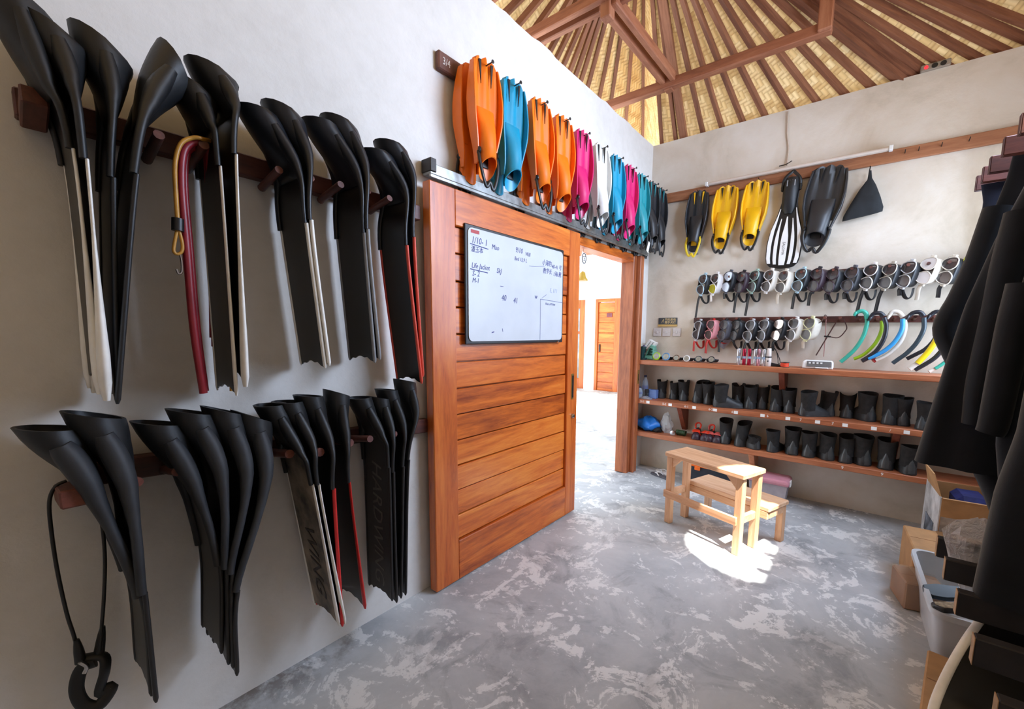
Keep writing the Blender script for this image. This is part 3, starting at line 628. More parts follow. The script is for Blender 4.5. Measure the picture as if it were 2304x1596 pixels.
# ------------------------------------------------------------------ red and yellow rubber tubing, black lanyard
def pathL(pp, d):  return [LW(a, b, (d if not isinstance(d, list) else d[i])) for i, (a, b) in enumerate(pp)]
def to_local(O, rz, pts):
    Mi = (Matrix.Translation(O) @ Matrix.Rotation(rz, 4, 'Z')).inverted(); return [Mi @ p for p in pts]
REDT = P('red_latex_tube', (140, 30, 42), 0.4, 0.15, 10); YELT = P('amber_latex_tube', (186, 134, 50), 0.4, 0.12)
O = LW(440, 330, .16)
bt = thing('rubber_tubing', 'red and amber latex tubing looped over an upper peg', 'tubing', O, RZL)
def lp(pp, d, n=5): return smoothpath(to_local(O, RZL, pathL(pp, d)), n)
MB().tube(lp([(458, 885), (436, 740), (420, 560), (408, 420), (412, 345), (432, 322), (452, 322), (468, 345), (478, 470), (482, 640), (484, 780)], [.2]*7+[.15, .09, .06, .05]), .011, 10).build('red_tube', REDT, bt, 60)
MB().tube(lp([(463, 880), (444, 740), (428, 560), (416, 420), (420, 350), (436, 332), (452, 330), (464, 350), (470, 470), (476, 640), (478, 760)], [.18]*7+[.13, .08, .05, .04]), .009, 10).build('red_tube', REDT, bt, 60)
MB().tube(lp([(400, 500), (396, 440), (394, 370), (406, 325), (430, 311), (456, 313), (484, 335), (505, 460), (516, 640), (521, 880)], [.22]*6+[.17, .12, .10, .10]), .006, 8).build('amber_cord', YELT, bt, 60)
MB().tube(lp([(400, 510), (393, 545), (391, 565), (399, 572), (409, 566), (410, 548), (402, 515)], .22), .0045, 8).build('amber_loop', YELT, bt, 60)
MB().tube(lp([(400, 492), (400, 520)], .22, 2), .015, 10).build('cord_slider', BLACKP, bt, 50)
MB().tube(lp([(405, 570), (409, 590), (409, 612), (402, 616), (397, 606)], .22), .0032, 6).build('snap_hook', CHROME, bt, 60)
O = LW(175, 1100, .12)
ly = thing('black_lanyard', 'thin black lanyard with a rubber wrist cuff hanging from the lower rail', 'lanyard', O, RZL)
MB().tube(lp([(150, 1082), (125, 1095), (111, 1130), (116, 1200), (130, 1290), (150, 1380), (166, 1430), (176, 1470)], .10), .0045, 8).build('cable', BLACKP, ly, 60)
MB().tube(lp([(222, 1150), (231, 1190), (236, 1260), (234, 1340), (228, 1420), (224, 1465)], .12), .0045, 8).build('cable', BLACKP, ly, 60)
for a, b in (((172, 1440), (182, 1490)), ((231, 1410), (222, 1475))):
    q = lp([a, ((a[0]+b[0])/2, (a[1]+b[1])/2), b], .11, 2); MB().tube(q, [.006, .009, .011, .012, .013][:len(q)], 10).build('boot', RUB, ly, 60)
MB().tube(lp([(185, 1482), (232, 1478), (236, 1510), (225, 1555), (250, 1548), (222, 1588), (188, 1585), (172, 1550), (184, 1505), (215, 1490)], [.10, .12, .13, .12, .12, .13, .12, .11, .11, .12], 6), .017, 10, .6).build('cuff', RUB, ly, 60)
MB().tube(lp([(180, 1490), (195, 1500), (190, 1515)], .13), .006, 8).build('swivel', CHROME, ly, 60)
# ------------------------------------------------------------------ short fins
def finmat(n, c): return P(n, c, 0.38, 0.06, 6, 0.02)
FO = finmat('orange_fin_plastic', (250, 122, 18)); FB = finmat('turquoise_fin_plastic', (24, 150, 186)); FP = finmat('pink_fin_plastic', (214, 34, 112)); FWH = finmat('white_fin_plastic', (228, 228, 224)); FT = finmat('teal_fin_plastic', (40, 148, 160)); FK = finmat('black_fin_plastic', (38, 40, 44)); FY = finmat('yellow_fin_plastic', (240, 184, 10))
def fin_half(z):
    t_ = [(.05, .060), (.02, .078), (-.06, .088), (-.16, .094), (-.26, .090), (-.34, .075), (-.42, .060), (-.52, .054)]
    for (z0, a), (z1, b) in zip(t_, t_[1:]):
        if z <= z0 and z >= z1: return a+(b-a)*(z0-z)/(z0-z1)
    return t_[0][1] if z > t_[0][0] else t_[-1][1]
PROTO = {}
def short_fin(key, mat, strap=None, vent=BLACKP, lining=None, heel=BLACKP):
    """fin hung by its blade: origin at the nail, -y out of the wall, blade up, foot pocket down"""
    r = thing('snorkel_fin', 'x', 'fin'); lining = lining or mat
    rows = []
    for i in range(17):
        z = .045-.405*i/16; row = []
        for j in range(13):
            u = -1+2*j/12; w_ = fin_half(z); zz = z
            if i == 0: zz = z+.007*math.cos(u*PI*3)-.016*abs(u)**3
            row.append(Vector((u*w_, -.010*math.cos(u*PI*2.5)*(1-i/18)-.004, zz)))
        rows.append(row)
    bl = MB().slab(rows, .009).build('blade', mat, r, 45)
    for s_ in (-1, 1):
        secs = []
        for i in range(20):
            z = .015-.50*i/19; w_ = fin_half(z); f = math.sin(PI*min(1, (i+1)/20)); dp = .014+.030*f; x = s_*w_
            secs.append([(x-.005, -dp-.004, z), (x+.005, -dp-.004, z), (x+.005, dp*.55, z), (x-.005, dp*.55, z)])
        MB().loft(secs).build('side_rail', mat, r, 50, bevel=.002)
        vn = MB().prism([(s_*.040-.007, .028), (s_*.040+.009, .030), (s_*.034+.002, -.085)], -.006).build('vent', vent, bl); vn.location = (0, -.013, 0)
    # instep wedge and foot pocket, opening downwards
    def ring(z, a, f, b, tilt=0.0, k_=1.0):
        out = []
        for q in range(18):
            an = 2*PI*q/18; c_, s_ = math.cos(an), math.sin(an)
            out.append(Vector((a*k_*c_, -f+(-b if s_ > 0 else b*.5)*abs(s_)*k_, z+tilt*s_)))
        return out
    secs = [ring(-.20, .058, .010, .006), ring(-.245, .060, .014, .020), ring(-.29, .058, .018, .036), ring(-.34, .056, .020, .046), ring(-.40, .054, .022, .050), ring(-.455, .052, .022, .052, .010), ring(-.505, .054, .022, .058, .050),
            ring(-.508, .050, .022, .053, .050), ring(-.46, .047, .022, .047, .03), ring(-.39, .042, .022, .038), ]
    pk_ = MB().loft(secs).build('foot_pocket', mat, r, 60)
    hp_ = MB().loft([ring(-.395, .041, .022, .036), ring(-.385, .036, .022, .030)]).build('pocket_plug', INNER if lining is not mat else mat, pk_)  # small plug at the pocket's inner end
    MB().box((0, -.004, -.465), (.052, .006, .055)).build('heel_insert', heel, pk_, bevel=.004)
    if strap is not None:
        for s_ in (-1, 1):
            MB().lathe([(.006, -.005), (.017, -.004), (.019, .002), (.012, .008)], 12, (s_*.060, -.030, -.425), Matrix.Rotation(-s_*PI/2, 3, 'Y')).build('buckle', strap, r, 50)
        MB().tube(smoothpath([(-.062, -.03, -.43), (-.062, -.045, -.49), (-.045, -.05, -.56), (-.020, -.045, -.60), (0, -.05, -.575), (.022, -.05, -.61), (.045, -.05, -.56), (.060, -.045, -.49), (.062, -.03, -.43)], 5), .0065, 8, 1.6).build('strap', strap, r, 60)
    PROTO[key] = r; return r
used = set()
def place_fin(key, loc, rz, label, group, flip=False, tilt=0.0, scale=1.0):
    src = PROTO[key]; rot = (0, tilt, rz+(PI if flip else 0))
    if key in used: o = copy_tree(src, loc, rot, label=label)
    else: o = src; used.add(key); o.location = loc; o.rotation_euler = rot; o['label'] = label
    o['group'] = group; o.scale = (scale,)*3; return o
short_fin('orange_s', FO, BLACKP); short_fin('orange', FO); short_fin('blue', FB); short_fin('blue_s', FB, BLACKP); short_fin('pink', FP, BLACKP); short_fin('white', FWH, BLACKP); short_fin('teal', FT, BLACKP); short_fin('black', FK, BLACKP, vent=FT); short_fin('yellow', FY, BLACKP); short_fin('blackyellow', FK, P('yellow_strap', (226, 196, 40), 0.5, 0.08), vent=FY, heel=FY); short_fin('bigblack', FK, BLACKP)
# batten with nails above the sliding door
bat = thing('fin_batten', 'brown batten with nails above the sliding door', 'batten', (XL, 1.50, 2.815), RZL)
MB().span((0, 0, -.045), (2.70, -.032, .045)).build('batten_bar', P('batten_dark', (112, 72, 60), 0.6, 0.15), bat, bevel=.006)
text('size_mark', '3/4', .05, WHITEP, bat, (.05, -.0328, .0), (PI/2, 0, 0), sx=.8)
GN = 'snorkel fins hung in pairs above the sliding door'
seq = [('orange_s', 1.700, 'strapped bright orange fin nearest the batten end'), ('blue', 1.925, 'turquoise fin, leftmost of the turquoise ones'), ('orange_s', 2.175, 'strapped orange fin right of the first turquoise pair'), ('orange', 2.425, 'strapless orange fin left of the pink ones'), ('pink', 2.675, 'pink fin left of the white pair'), ('white', 2.935, 'white fin above the doorway'),
       ('blue_s', 3.195, 'turquoise fin right of the white pair'), ('pink', 3.445, 'pink fin between the turquoise and teal pairs'), ('teal', 3.685, 'teal fin with a dangling strap'), ('black', 3.925, 'black fin left of the corner pair'), ('black', 4.140, 'black fin in the room corner')]
for i, (k_, y, lb) in enumerate(seq):
    z = 2.812; a = .04*math.sin(i*2.1)
    place_fin(k_, (XL+.150, y, z), RZL-.10, lb+', outer of its pair', GN, tilt=a)
    place_fin(k_, (XL+.078, y-.012, z-.012), RZL, lb+', inner of its pair', GN, flip=True, tilt=-.03)
    nl = MB().tube([(y-1.50, -.02, -.003), (y-1.50, -.215, .012)], .0032, 6); nl.lathe([(.009, 0), (.009, .004)], 8, (y-1.50, -.214, .012), Matrix.Rotation(PI/2, 3, 'X')); nl.build('nail', IRON, bat)
tg = MB().prism([(-.02, -.05), (.025, -.06), (.02, .03), (-.015, .035)], .002).build('paper_tag', PAPER, None); tg.location = (XL+.24, 3.70, 2.23); tg.rotation_euler = (.1, .2, RZL); tag(tg, 'crumpled white paper tag hanging from the teal fin strap', 'tag')
# ------------------------------------------------------------------ back wall: batten, fluorescent tube, cable
z_b = 2.785
bb = thing('wall_batten', 'long brown wooden batten across the back wall', 'batten', (XL, YB, z_b), RZB)
MB().span((0.0, 0, -.045), (XR-XL-.02, -.028, .045)).build('batten_bar', BATTEN, bb, bevel=.004)
for px in (1503, 1573, 1641, 1709, 2030, 2060, 2110, 2170):
    p = BW(px, 400, .03); MB().tube([(p.x-XL, -.02, .0), (p.x-XL, -.075, .012)], .003, 6).build('nail', IRON, bb)
tz = BW(1800, 372, .06)
t0, t1 = BW(1590, 416, .06), BW(2005, 331, .06)
tl = thing('fluorescent_tube', 'thin white fluorescent light along the back wall batten, switched off', 'light', ((t0.x+t1.x)/2, YB, (t0.z+t1.z)/2), RZB)
hl = (t1.x-t0.x)/2
MB().tube([(-hl, -.055, 0), (hl, -.055, 0)], .014, 12).build('glass_tube', P('tube_glass', (206, 192, 180), 0.25, 0.02), tl, 60)
MB().span((-hl, 0, -.012), (hl, -.040, .016)).build('light_fitting', P('fitting_beige', (206, 192, 178), 0.5, 0.03), tl, bevel=.004)
for s_ in (-1, 1): MB().span((s_*hl-.012, -.02, -.018), (s_*hl+.012, -.072, .018)).build('end_cap', WHITEP, tl, bevel=.003)
ca, cb_ = BW(1773, 250, .01), BW(1770, 372, .02)
cab = MB().tube(smoothpath([ca, BW(1771, 300, .008), BW(1774, 335, .008), cb_], 4), .006, 8).build('power_cable', P('painted_cable', (190, 172, 154), 0.6, 0.05), None, 60); tag(cab, 'thin painted power cable running down from the roof to the tube light', 'cable')
hk = MB().tube(smoothpath([BW(1753, 374, .03), BW(1768, 370, .04), BW(1782, 362, .05)], 4), .004, 6).build('bent_hook', IRON, None, 60); tag(hk, 'small bent dark hook under the painted cable', 'hook')
GW = 'fins hung on the back wall batten'
def bfin(key, top, bot, label, wx, tilt=0.0):
    p, q = BW(*top, .075), BW(*bot, .075); sc = (p.z-q.z)/.555
    place_fin(key, Vector((p.x, YB-.05*sc, p.z-.045*sc)), RZB, label, GW, tilt=tilt, scale=sc).scale = (sc*wx, sc, sc)
bfin('blackyellow', (1572, 428), (1563, 556), 'black fin with yellow vents and a yellow strap on the back wall', 1.1, .06)
bfin('yellow', (1636, 417), (1626, 548), 'left one of the two yellow fins on the back wall', 1.18, .07)
bfin('yellow', (1704, 405), (1694, 540), 'right one of the two yellow fins on the back wall', 1.18, .07)
bfin('bigblack', (1868, 372), (1848, 540), 'large plain black fin between the striped fin and the black pouch', 1.38, .12)
# grey number tags under the yellow fins
GT = P('grey_sticker', (140, 142, 140), 0.5, 0.05)
for px, py, lb in ((1566, 572, 'grey sticker under the black and yellow fin'), (1623, 570, 'grey sticker under the left yellow fin'), (1690, 561, 'grey sticker under the right yellow fin')):
    p = BW(px, py); s_ = MB().box((0, -.001, 0), (.045, .002, .018)).build('wall_sticker', GT, None); s_.location = p; s_.rotation_euler = (0, -.05, 0); tag(s_, lb, 'sticker')
# long striped fin hung by its heel strap, blade down
p, q = BW(1785, 393, .06), BW(1757, 600, .06); Ls = (p-q).length; ang = math.atan2(q.x-p.x, p.z-q.z)
sf = thing('striped_fin', 'long black and white striped fin hung by its heel strap', 'fin', (p.x, YB-.045, p.z), rot=(0, -ang, 0), group=GW)
S = Ls
SW = P('white_fin_stripe', (236, 236, 234), 0.4, 0.02)
def halfw(t_): 
    a = [(0, .026), (.06, .052), (.16, .060), (.30, .058), (.45, .085), (.60, .118), (.75, .134), (.9, .130), (.97, .118), (1, .09)]
    for (t0_, w0), (t1_, w1_) in zip(a, a[1:]):
        if t_ <= t1_: return w0+(w1_-w0)*(t_-t0_)/(t1_-t0_)
    return a[-1][1]
rows = [[Vector((u*halfw(i/24), -.012*math.cos(u*1.5), -S*i/24+(-.018*(1-u*u) if i == 24 else 0))) for u in [-1+2*j/8 for j in range(9)]] for i in range(1, 25)]
bl = MB().slab(rows, .010).build('blade', BLADE, sf, 40)
def stripe(x0, x1, ta, tb, taper):
    rr = []
    for i in range(11):
        t_ = ta+(tb-ta)*i/10; hw_ = halfw(t_); f = min(1, (i/10)*taper+.15); c_ = (x0+x1)/2; w_ = (x1-x0)/2*f
        rr.append([Vector(((c_-w_)*hw_, -.0185, -S*t_)), Vector(((c_)*hw_, -.0200, -S*t_)), Vector(((c_+w_)*hw_, -.0185, -S*t_))])
    MB().slab(rr, .005).build('white_stripe', SW, bl, 40)
stripe(-.94, -.72, .36, .965, 2.5); stripe(-.56, -.36, .47, .975, 2); stripe(-.20, .20, .45, .985, 2); stripe(.36, .56, .47, .975, 2); stripe(.72, .94, .36, .965, 2.5)
text('lettering', 'SALOMA', .028, LETTER, bl, (0, -.0232, -S*.80), (PI/2, PI/2, 0), sx=1.0)
fk = MB().loft([[Vector((a*math.cos(an), -.018-b*max(0, math.sin(an))-.004*math.sin(an), -S*t_)) for an in [2*PI*k/16 for k in range(16)]] for t_, a, b in ((.035, .045, .03), (.08, .055, .05), (.16, .058, .05), (.26, .056, .045), (.36, .052, .03), (.42, .03, .012))]).build('foot_pocket', RUB, sf, 60)
for k in range(4): MB().box((-.027+k*.018, -.066, -S*.105), (.007, .006, .048)).build('toe_bar', RAILG, fk, bevel=.002)
for s_ in (-1, 1): MB().box((s_*.066, -.02, -S*.14), (.018, .03, .05)).build('buckle', BLACKP, sf, bevel=.005)
MB().tube(smoothpath([(-.066, -.02, -S*.14), (-.055, -.03, -S*.04), (-.01, -.025, .02), (.0, -.02, .03), (.012, -.025, .015), (.055, -.03, -S*.05), (.066, -.02, -S*.14)], 5), .007, 8, 1.8).build('strap', BLACKP, sf, 60)
# black drawstring pouch
pc = BW(1958, 385, .04)
pz = thing('black_pouch', 'small triangular black pouch hanging from the back wall batten', 'pouch', pc, RZB)
pts_ = []
secs = []
for t_, a, x0, b in ((0, .008, .0, .006), (.06, .012, .0, .010), (.12, .045, -.008, .022), (.22, .085, -.02, .030), (.30, .112, -.03, .030), (.335, .112, -.035, .012)):
    secs.append([Vector((x0+a*math.cos(an)+(.02*(t_/.3) if math.cos(an) > 0 else 0), -.01-b*math.sin(an)*(1+.1*math.sin(3*an)), -t_-.018*math.cos(an)*-(t_/.3))) for an in [2*PI*k/16 for k in range(16)]])
MB().loft(secs).build('pouch_body', P('black_cloth', (26, 30, 34), 0.85, 0.2, 12, 0.2), pz, 60)
MB().tube([(0, .03, .06), (-.004, -.01, 0)], .004, 6).build('drawstring', BLACKP, pz)
# power strip with a red light on top of the back wall
p = BW(2100, 158, .02); ps = thing('power_strip', 'small grey power strip with a red light on top of the back wall', 'power strip', (p.x, YB+.01, HW), RZB)
MB().span((-.07, -.03, .0), (.09, .03, .045)).build('housing', P('strip_grey', (150, 136, 120), 0.5, 0.1), ps, bevel=.006)
RLED = NT('red_pilot_light'); RLED.out(rgb(230, 20, 30), 0.3); RLED.b.inputs['Emission Color'].default_value = (1, .02, .03, 1); RLED.b.inputs['Emission Strength'].default_value = 2.0
MB().lathe([(.011, 0), (.011, .004), (.0, .006)], 12, (-.04, -.03, .022), Matrix.Rotation(PI/2, 3, 'X')).build('pilot_light', RLED.m, ps)
for k in range(2): MB().lathe([(.017, 0), (.017, .002)], 14, (.005+.045*k, -.03, .022), Matrix.Rotation(PI/2, 3, 'X')).build('socket', BLACKP, ps)
# ------------------------------------------------------------------ mask rails and dive masks on the back wall
zr1 = BW(1900, 612, .05).z; zr2 = BW(1850, 719, .05).z
GREYL = NT('mask_lens'); GREYL.out(rgb(96, 92, 94), 0.06); GREYL.b.inputs['Alpha'].default_value = 0.42; GREYL = GREYL.m
MIRR = P('mirrored_lens', (214, 196, 184), 0.12, 0.1, 20, metal=0.7); MIRB = P('silver_lens', (190, 196, 206), 0.12, 0.1, 20, metal=0.7); YLENS = P('amber_lens', (206, 200, 60), 0.1, 0.1, alpha=0.7); WLENS = P('white_lens', (244, 244, 246), 0.2, 0.02)
def mm(n, c): return P(n, c, 0.45, 0.08, 14)
MK, MPU, MWH, MCL, MPK, MRD, MGY, MYW = mm('mask_black', (26, 28, 32)), mm('mask_plum', (58, 40, 50)), mm('mask_white', (234, 230, 228)), mm('mask_milky', (222, 214, 200)), mm('mask_pink', (226, 150, 156)), mm('mask_red', (196, 44, 38)), mm('mask_grey', (84, 84, 92)), mm('mask_yellow', (214, 214, 40))
MLB, MLG, MBG, MSV, MPY = mm('mask_pale_blue', (176, 202, 214)), mm('mask_pale_green', (160, 186, 172)), mm('mask_beige', (186, 178, 164)), mm('mask_silver', (196, 196, 198)), mm('mask_pale_yellow', (226, 224, 176))
def mask(label, px, py, frame, skirt, lens=None, lens2=None, strap=None, tail=.14, loop=True, yaw=-29, roll=104, single=False, s=1.08, d=.13, group=None):
    p = BW(px, py, d); r = thing('dive_mask', label, 'mask', p, rot=Euler((0, 0, 0)), group=group)
    r.rotation_mode = 'XYZ'; r.rotation_euler = (Matrix.Rotation(math.radians(yaw), 3, 'Z') @ Matrix.Rotation(math.radians(roll), 3, 'Y')).to_euler(); r.scale = (s,)*3
    lens = lens or GREYL; lens2 = lens2 or lens; strap = strap or MK
    def lq(sx):   # outline of one teardrop lens in x,z
        P0 = [(.005, .012), (.028, .038), (.068, .040), (.085, .024), (.080, -.012), (.060, -.038), (.030, -.040), (.010, -.014)]
        return [Vector((sx*x, 0, z)) for x, z in P0]
    def closed(pts, n=3):
        q = smoothpath(pts[-2:]+pts+pts[:3], n); return q[2*n:2*n+len(pts)*n]
    if single:
        o = [(-.080, .022), (-.062, .036), (0, .032), (.062, .036), (.080, .022), (.074, -.014), (.050, -.036), (.022, -.030), (0, -.002), (-.022, -.030), (-.050, -.036), (-.074, -.014)]
        ol = [closed([Vector((x, 0, z)) for x, z in o])]
    else: ol = [closed(lq(1)), closed(lq(-1))]
    for i, q in enumerate(ol):
        fr = MB().tube(q+[q[0]], .0030, 8, 1.6, nrm=(0, 1, 0)).build('lens_frame', frame, r, 60)
        MB().prism([(v.x, v.z) for v in q], .003).build('lens', lens if i == 0 else lens2, fr)
    # flexible skirt, open at the back, with a nose pocket
    def ring(y, a, b, nose):
        out = []
        for k in range(28):
            an = 2*PI*k/28; c_, s_ = math.cos(an), math.sin(an)
            x = a*math.copysign(abs(c_)**.62, c_); z = b*math.copysign(abs(s_)**.7, s_)
            if s_ < 0: z += nose*math.exp(-(x/.022)**2)*(-1)+.012*math.exp(-((abs(x)-.03)/.015)**2)*(nose > 0.005)
            out.append(Vector((x, y, z)))
        return out
    sk_ = MB().loft([ring(.002, .084, .041, 0), ring(.016, .088, .047, .012), ring(.034, .084, .050, .020), ring(.054, .080, .054, .010), ring(.068, .084, .058, .0)], cap0=False, cap1=False).build('skirt', skirt, r, 60)
    m_ = sk_.modifiers.new('thickness', 'SOLIDIFY'); m_.thickness = .003
    for s_ in (-1, 1): MB().box((s_*.094, .018, .004), (.016, .020, .026)).build('buckle', frame if frame is not skirt else strap, r, bevel=.004)
    # strap: from the upper buckle over the peg to the lower one, tail hanging straight down (local +x is down when hung)
    if loop: MB().tube(smoothpath([(.094, .02, 0), (.125, .035, .012), (.150, .055, .022), (.158, .075, .03), (.146, .085, .04), (.120, .078, .045), (.085, .066, .045)], 4), .013, 8, .32, nrm=(0, 1, 0)).build('strap', strap, r, 60)
    if tail: MB().tube(smoothpath([(.094, .014, -.002), (.094+tail*.3, .012, -.004), (.094+tail*.7, .016, .002), (.094+tail, .018, .006)], 4), .0125, 8, .28, nrm=(0, 1, 0)).build('strap_tail', strap, r, 60)
    return r
def rail(name, label, z, x0, x1, pegpx):
    r = thing(name, label, 'rail', (x0, YB, z), RZB)
    MB().span((0, 0, -.026), (x1-x0, -.035, .026)).build('bar', DARKWOOD, r, bevel=.003)
    for px, py in pegpx:
        p = BW(px, py, .14); MB().tube([(p.x-x0, -.03, -.004), (p.x-x0, -.145, .012)], .011, 10).build('peg', DARKWOOD_Y, r, 50)
row1 = [(1578, 640), (1605, 638), (1635, 634), (1664, 635), (1693, 633), (1726, 632), (1758, 634), (1797, 630), (1832, 630), (1868, 631), (1910, 628), (1953, 622), (1995, 621), (2037, 617), (2083, 609), (2130, 609), (2182, 600)]
rail('mask_rail', 'dark wooden peg rail behind the upper row of masks', zr1, BW(1570, 640, .04).x, .72, [(x+6, y-12) for x, y in row1])
rail('snorkel_rail', 'dark wooden peg rail behind the lower masks and snorkels', zr2, BW(1560, 730, .04).x, .72, [(x+5, 728) for x in (1566, 1595, 1624, 1652, 1684, 1714, 1748, 1781, 1815)]+[(1855, 720), (1890, 718), (1935, 718), (1975, 716), (2015, 714), (2060, 713), (2105, 712)])
G1, G2 = 'masks on the upper rail', 'masks on the lower rail'
A1 = [('black dive mask with pale blue frame, leftmost on the upper rail', MLB, MK, None, None, .20, True), ('white dive mask with an amber upper lens on the upper rail', MWH, MWH, YLENS, GREYL, .06, False), ('dark grey dive mask with silver mirrored lenses', MGY, MK, MIRB, None, .05, True), ('plum dive mask left of the green-framed one on the upper rail', MPU, MPU, None, None, .16, True),
      ('black dive mask with pale green frame', MLG, MK, None, None, .19, True), ('white dive mask, left one of two beneath the striped fin', MWH, MCL, None, None, .0, False), ('milky white dive mask, right one of two beneath the striped fin', MCL, MCL, None, None, .08, False), ('black dive mask with light blue frame right of the milky mask', MLB, MK, None, None, .13, True),
      ('plum dive mask beneath the big black fin, left of two', MPU, MPU, None, None, .10, False), ('plum-black dive mask beneath the big black fin, right of two', MPU, MK, None, None, .05, True), ('black dive mask with dull blue frame under the black pouch', MGY, MK, None, None, .05, True), ('black dive mask with a thin bright white frame', MWH, MK, None, None, .20, True),
      ('black dive mask with a thin beige frame', MBG, MK, None, None, .18, False), ('black dive mask with a silver frame, last before the all-white one', MSV, MK, None, None, .05, True), ('milky dive mask with glaring white lenses near the wetsuits', MCL, MCL, WLENS, WLENS, .10, False), ('black dive mask with a thick cream frame near the wetsuits', MCL, MK, None, None, .08, False), ('yellow and black dive mask half hidden by the wetsuits', MYW, MK, None, None, .0, False)]
for (px, py), (lb, fr, skm, le, l2, tl_, lo) in zip(row1, A1):
    mask(lb, px, py, fr, skm, le, l2, skm if skm in (MCL, MWH) else MK, tl_, lo, group=G1, single=False)
row2 = [(1567, 743), (1596, 742), (1625, 743), (1652, 743), (1684, 744), (1714, 743), (1748, 742), (1781, 741), (1816, 740)]
A2 = [('black single-lens dive mask with white frame and red strap, leftmost on the lower rail', MSV, MK, None, None, MRD, .10, True, True), ('pink dive mask with a red strap', MPK, MPK, None, None, MRD, .12, True, False), ('grey dive mask hung over a printed card', MGY, MGY, None, None, MK, .10, False, False), ('black dive mask with a wide strap right of the grey one', MK, MK, None, None, MK, .0, True, False),
      ('black dive mask with silver frame above the torches, left of two', MSV, MK, None, None, MK, .16, True, False), ('black dive mask with silver frame above the torches, right of two', MSV, MK, None, None, MK, .12, True, False), ('black dive mask with peach mirrored lenses', MK, MK, MIRR, None, MK, .08, True, False), ('clear white dive mask with a pink nose trim', MWH, MCL, None, None, MCL, .08, False, False), ('pale yellow framed dive mask, rightmost on the lower rail', MPY, MCL, None, None, MCL, .06, False, False)]
for (px, py), (lb, fr, skm, le, l2, stp, tl_, lo, sg) in zip(row2, A2):
    mask(lb, px, py, fr, skm, le, l2, stp, tl_, lo, group=G2, single=sg)
cp = BW(1628, 768, .05); cd_ = MB().box((0, 0, 0), (.10, .002, .12)).build('printed_card', P('grey_card', (150, 142, 152), 0.5, 0.2, 20), None); cd_.location = cp; cd_.rotation_euler = (0, math.radians(35), 0); tag(cd_, 'tilted grey printed card hanging below the grey mask', 'card')
rs = MB().prism([(-.03, -.02), (.045, .02), (.02, -.012)], -.004).build('red_mark', REDP, cd_); rs.location = (0, -.002, -.01)
# ------------------------------------------------------------------ snorkels
def snork(label, segs, d=.16, mouth=None, r=.0145):
    """segs: list of (pixel path, material, radius factor); a mouthpiece sits at the first point"""
    O = BW(*segs[0][0][0], d); t_ = thing('snorkel', label, 'snorkel', O, RZB, 'snorkels on the lower rail')
    for i, (pp, mat, rf) in enumerate(segs):
        q = smoothpath([BW(a, b, d+.012*k/len(pp))-O for k, (a, b) in enumerate(pp)], 5)
        MB().tube(q, r*rf, 10).build('tube' if i == 0 else 'tip', mat, t_, 60)
    if mouth:
        pp, mat = mouth; q = smoothpath([BW(a, b, d+.01)-O for a, b in pp], 4); n = len(q)
        mo = MB().tube(q, [r*(1.15-.25*k/n) for k in range(n)], 10).build('elbow', mat, t_, 60)
        e = q[-1]; MB().tube([e+Vector((.012, 0, .012)), e, e+Vector((-.008, 0, -.020))], [.010, .022, .016], 10, .55).build('bite_piece', mat, mo, 60)
    return t_
def sm_(n, c): return P(n, c, 0.35, 0.06, 10)
ST, SL, SBK, SBL, SWT, SRD, SDK, SYL = sm_('snorkel_teal', (58, 170, 148)), sm_('snorkel_lime', (160, 204, 40)), sm_('snorkel_black', (34, 36, 44)), sm_('snorkel_blue', (52, 146, 208)), sm_('snorkel_ivory', (226, 218, 206)), sm_('snorkel_red', (170, 42, 44)), sm_('snorkel_slate', (50, 64, 72)), sm_('snorkel_yellow', (240, 212, 24))
snork('teal green snorkel, leftmost of the curved snorkels', [([(1951, 715), (1950, 732), (1942, 758), (1926, 783), (1908, 801), (1891, 815)], ST, 1)], mouth=([(1951, 718), (1948, 705), (1938, 700), (1925, 705)], ST))
snork('lime green snorkel behind the first black one', [([(1984, 722), (1983, 745), (1970, 772), (1950, 793), (1934, 803), (1921, 808)], SL, .85)], d=.13)
snork('black snorkel curving in front of the lime green one', [([(1989, 715), (1994, 735), (1989, 762), (1974, 787), (1956, 802), (1940, 812)], SBK, 1)], d=.18, mouth=([(1988, 712), (1980, 705), (1966, 706), (1958, 716)], SBK))
snork('sky blue snorkel with a dark keeper ring', [([(2031, 718), (2029, 742), (2014, 768), (1992, 788), (1970, 800), (1953, 807)], SBL, 1), ([(1953, 806), (1939, 813)], SBK, 1.05)], d=.18)
snork('ivory snorkel with a dark red tip behind the blue one', [([(2034, 716), (2037, 738), (2027, 768), (2004, 793), (1985, 805), (1970, 811)], SWT, .95), ([(1972, 808), (1964, 813)], SRD, 1.2)], d=.14, mouth=([(2032, 714), (2022, 703), (2008, 702), (2000, 712)], SWT))
snork('slate grey snorkel right of the blue and ivory ones', [([(2079, 715), (2078, 742), (2062, 772), (2040, 795), (2022, 808), (2008, 818)], SDK, 1)], mouth=([(2078, 712), (2070, 703), (2055, 704), (2043, 713)], SBK))
snork('black snorkel behind the yellow one', [([(2112, 745), (2100, 768), (2082, 786), (2062, 797), (2040, 808)], SBK, .95)], d=.13, mouth=([(2110, 725), (2118, 706), (2105, 702), (2090, 712)], SBK))
snork('bright yellow snorkel with a cream end', [([(2110, 752), (2105, 768), (2090, 790), (2076, 806), (2064, 818)], SYL, 1.2), ([(2066, 816), (2046, 831)], SWT, 1.15)], d=.20)
snork('black snorkel lying under the yellow one', [([(2125, 782), (2104, 805), (2080, 821), (2058, 833)], SBK, 1)], d=.17)
snork('short sea-green snorkel end next to the hanging wetsuit', [([(2130, 812), (2117, 822), (2104, 830)], ST, .8), ([(2106, 829), (2090, 837)], SWT, .8)], d=.15)
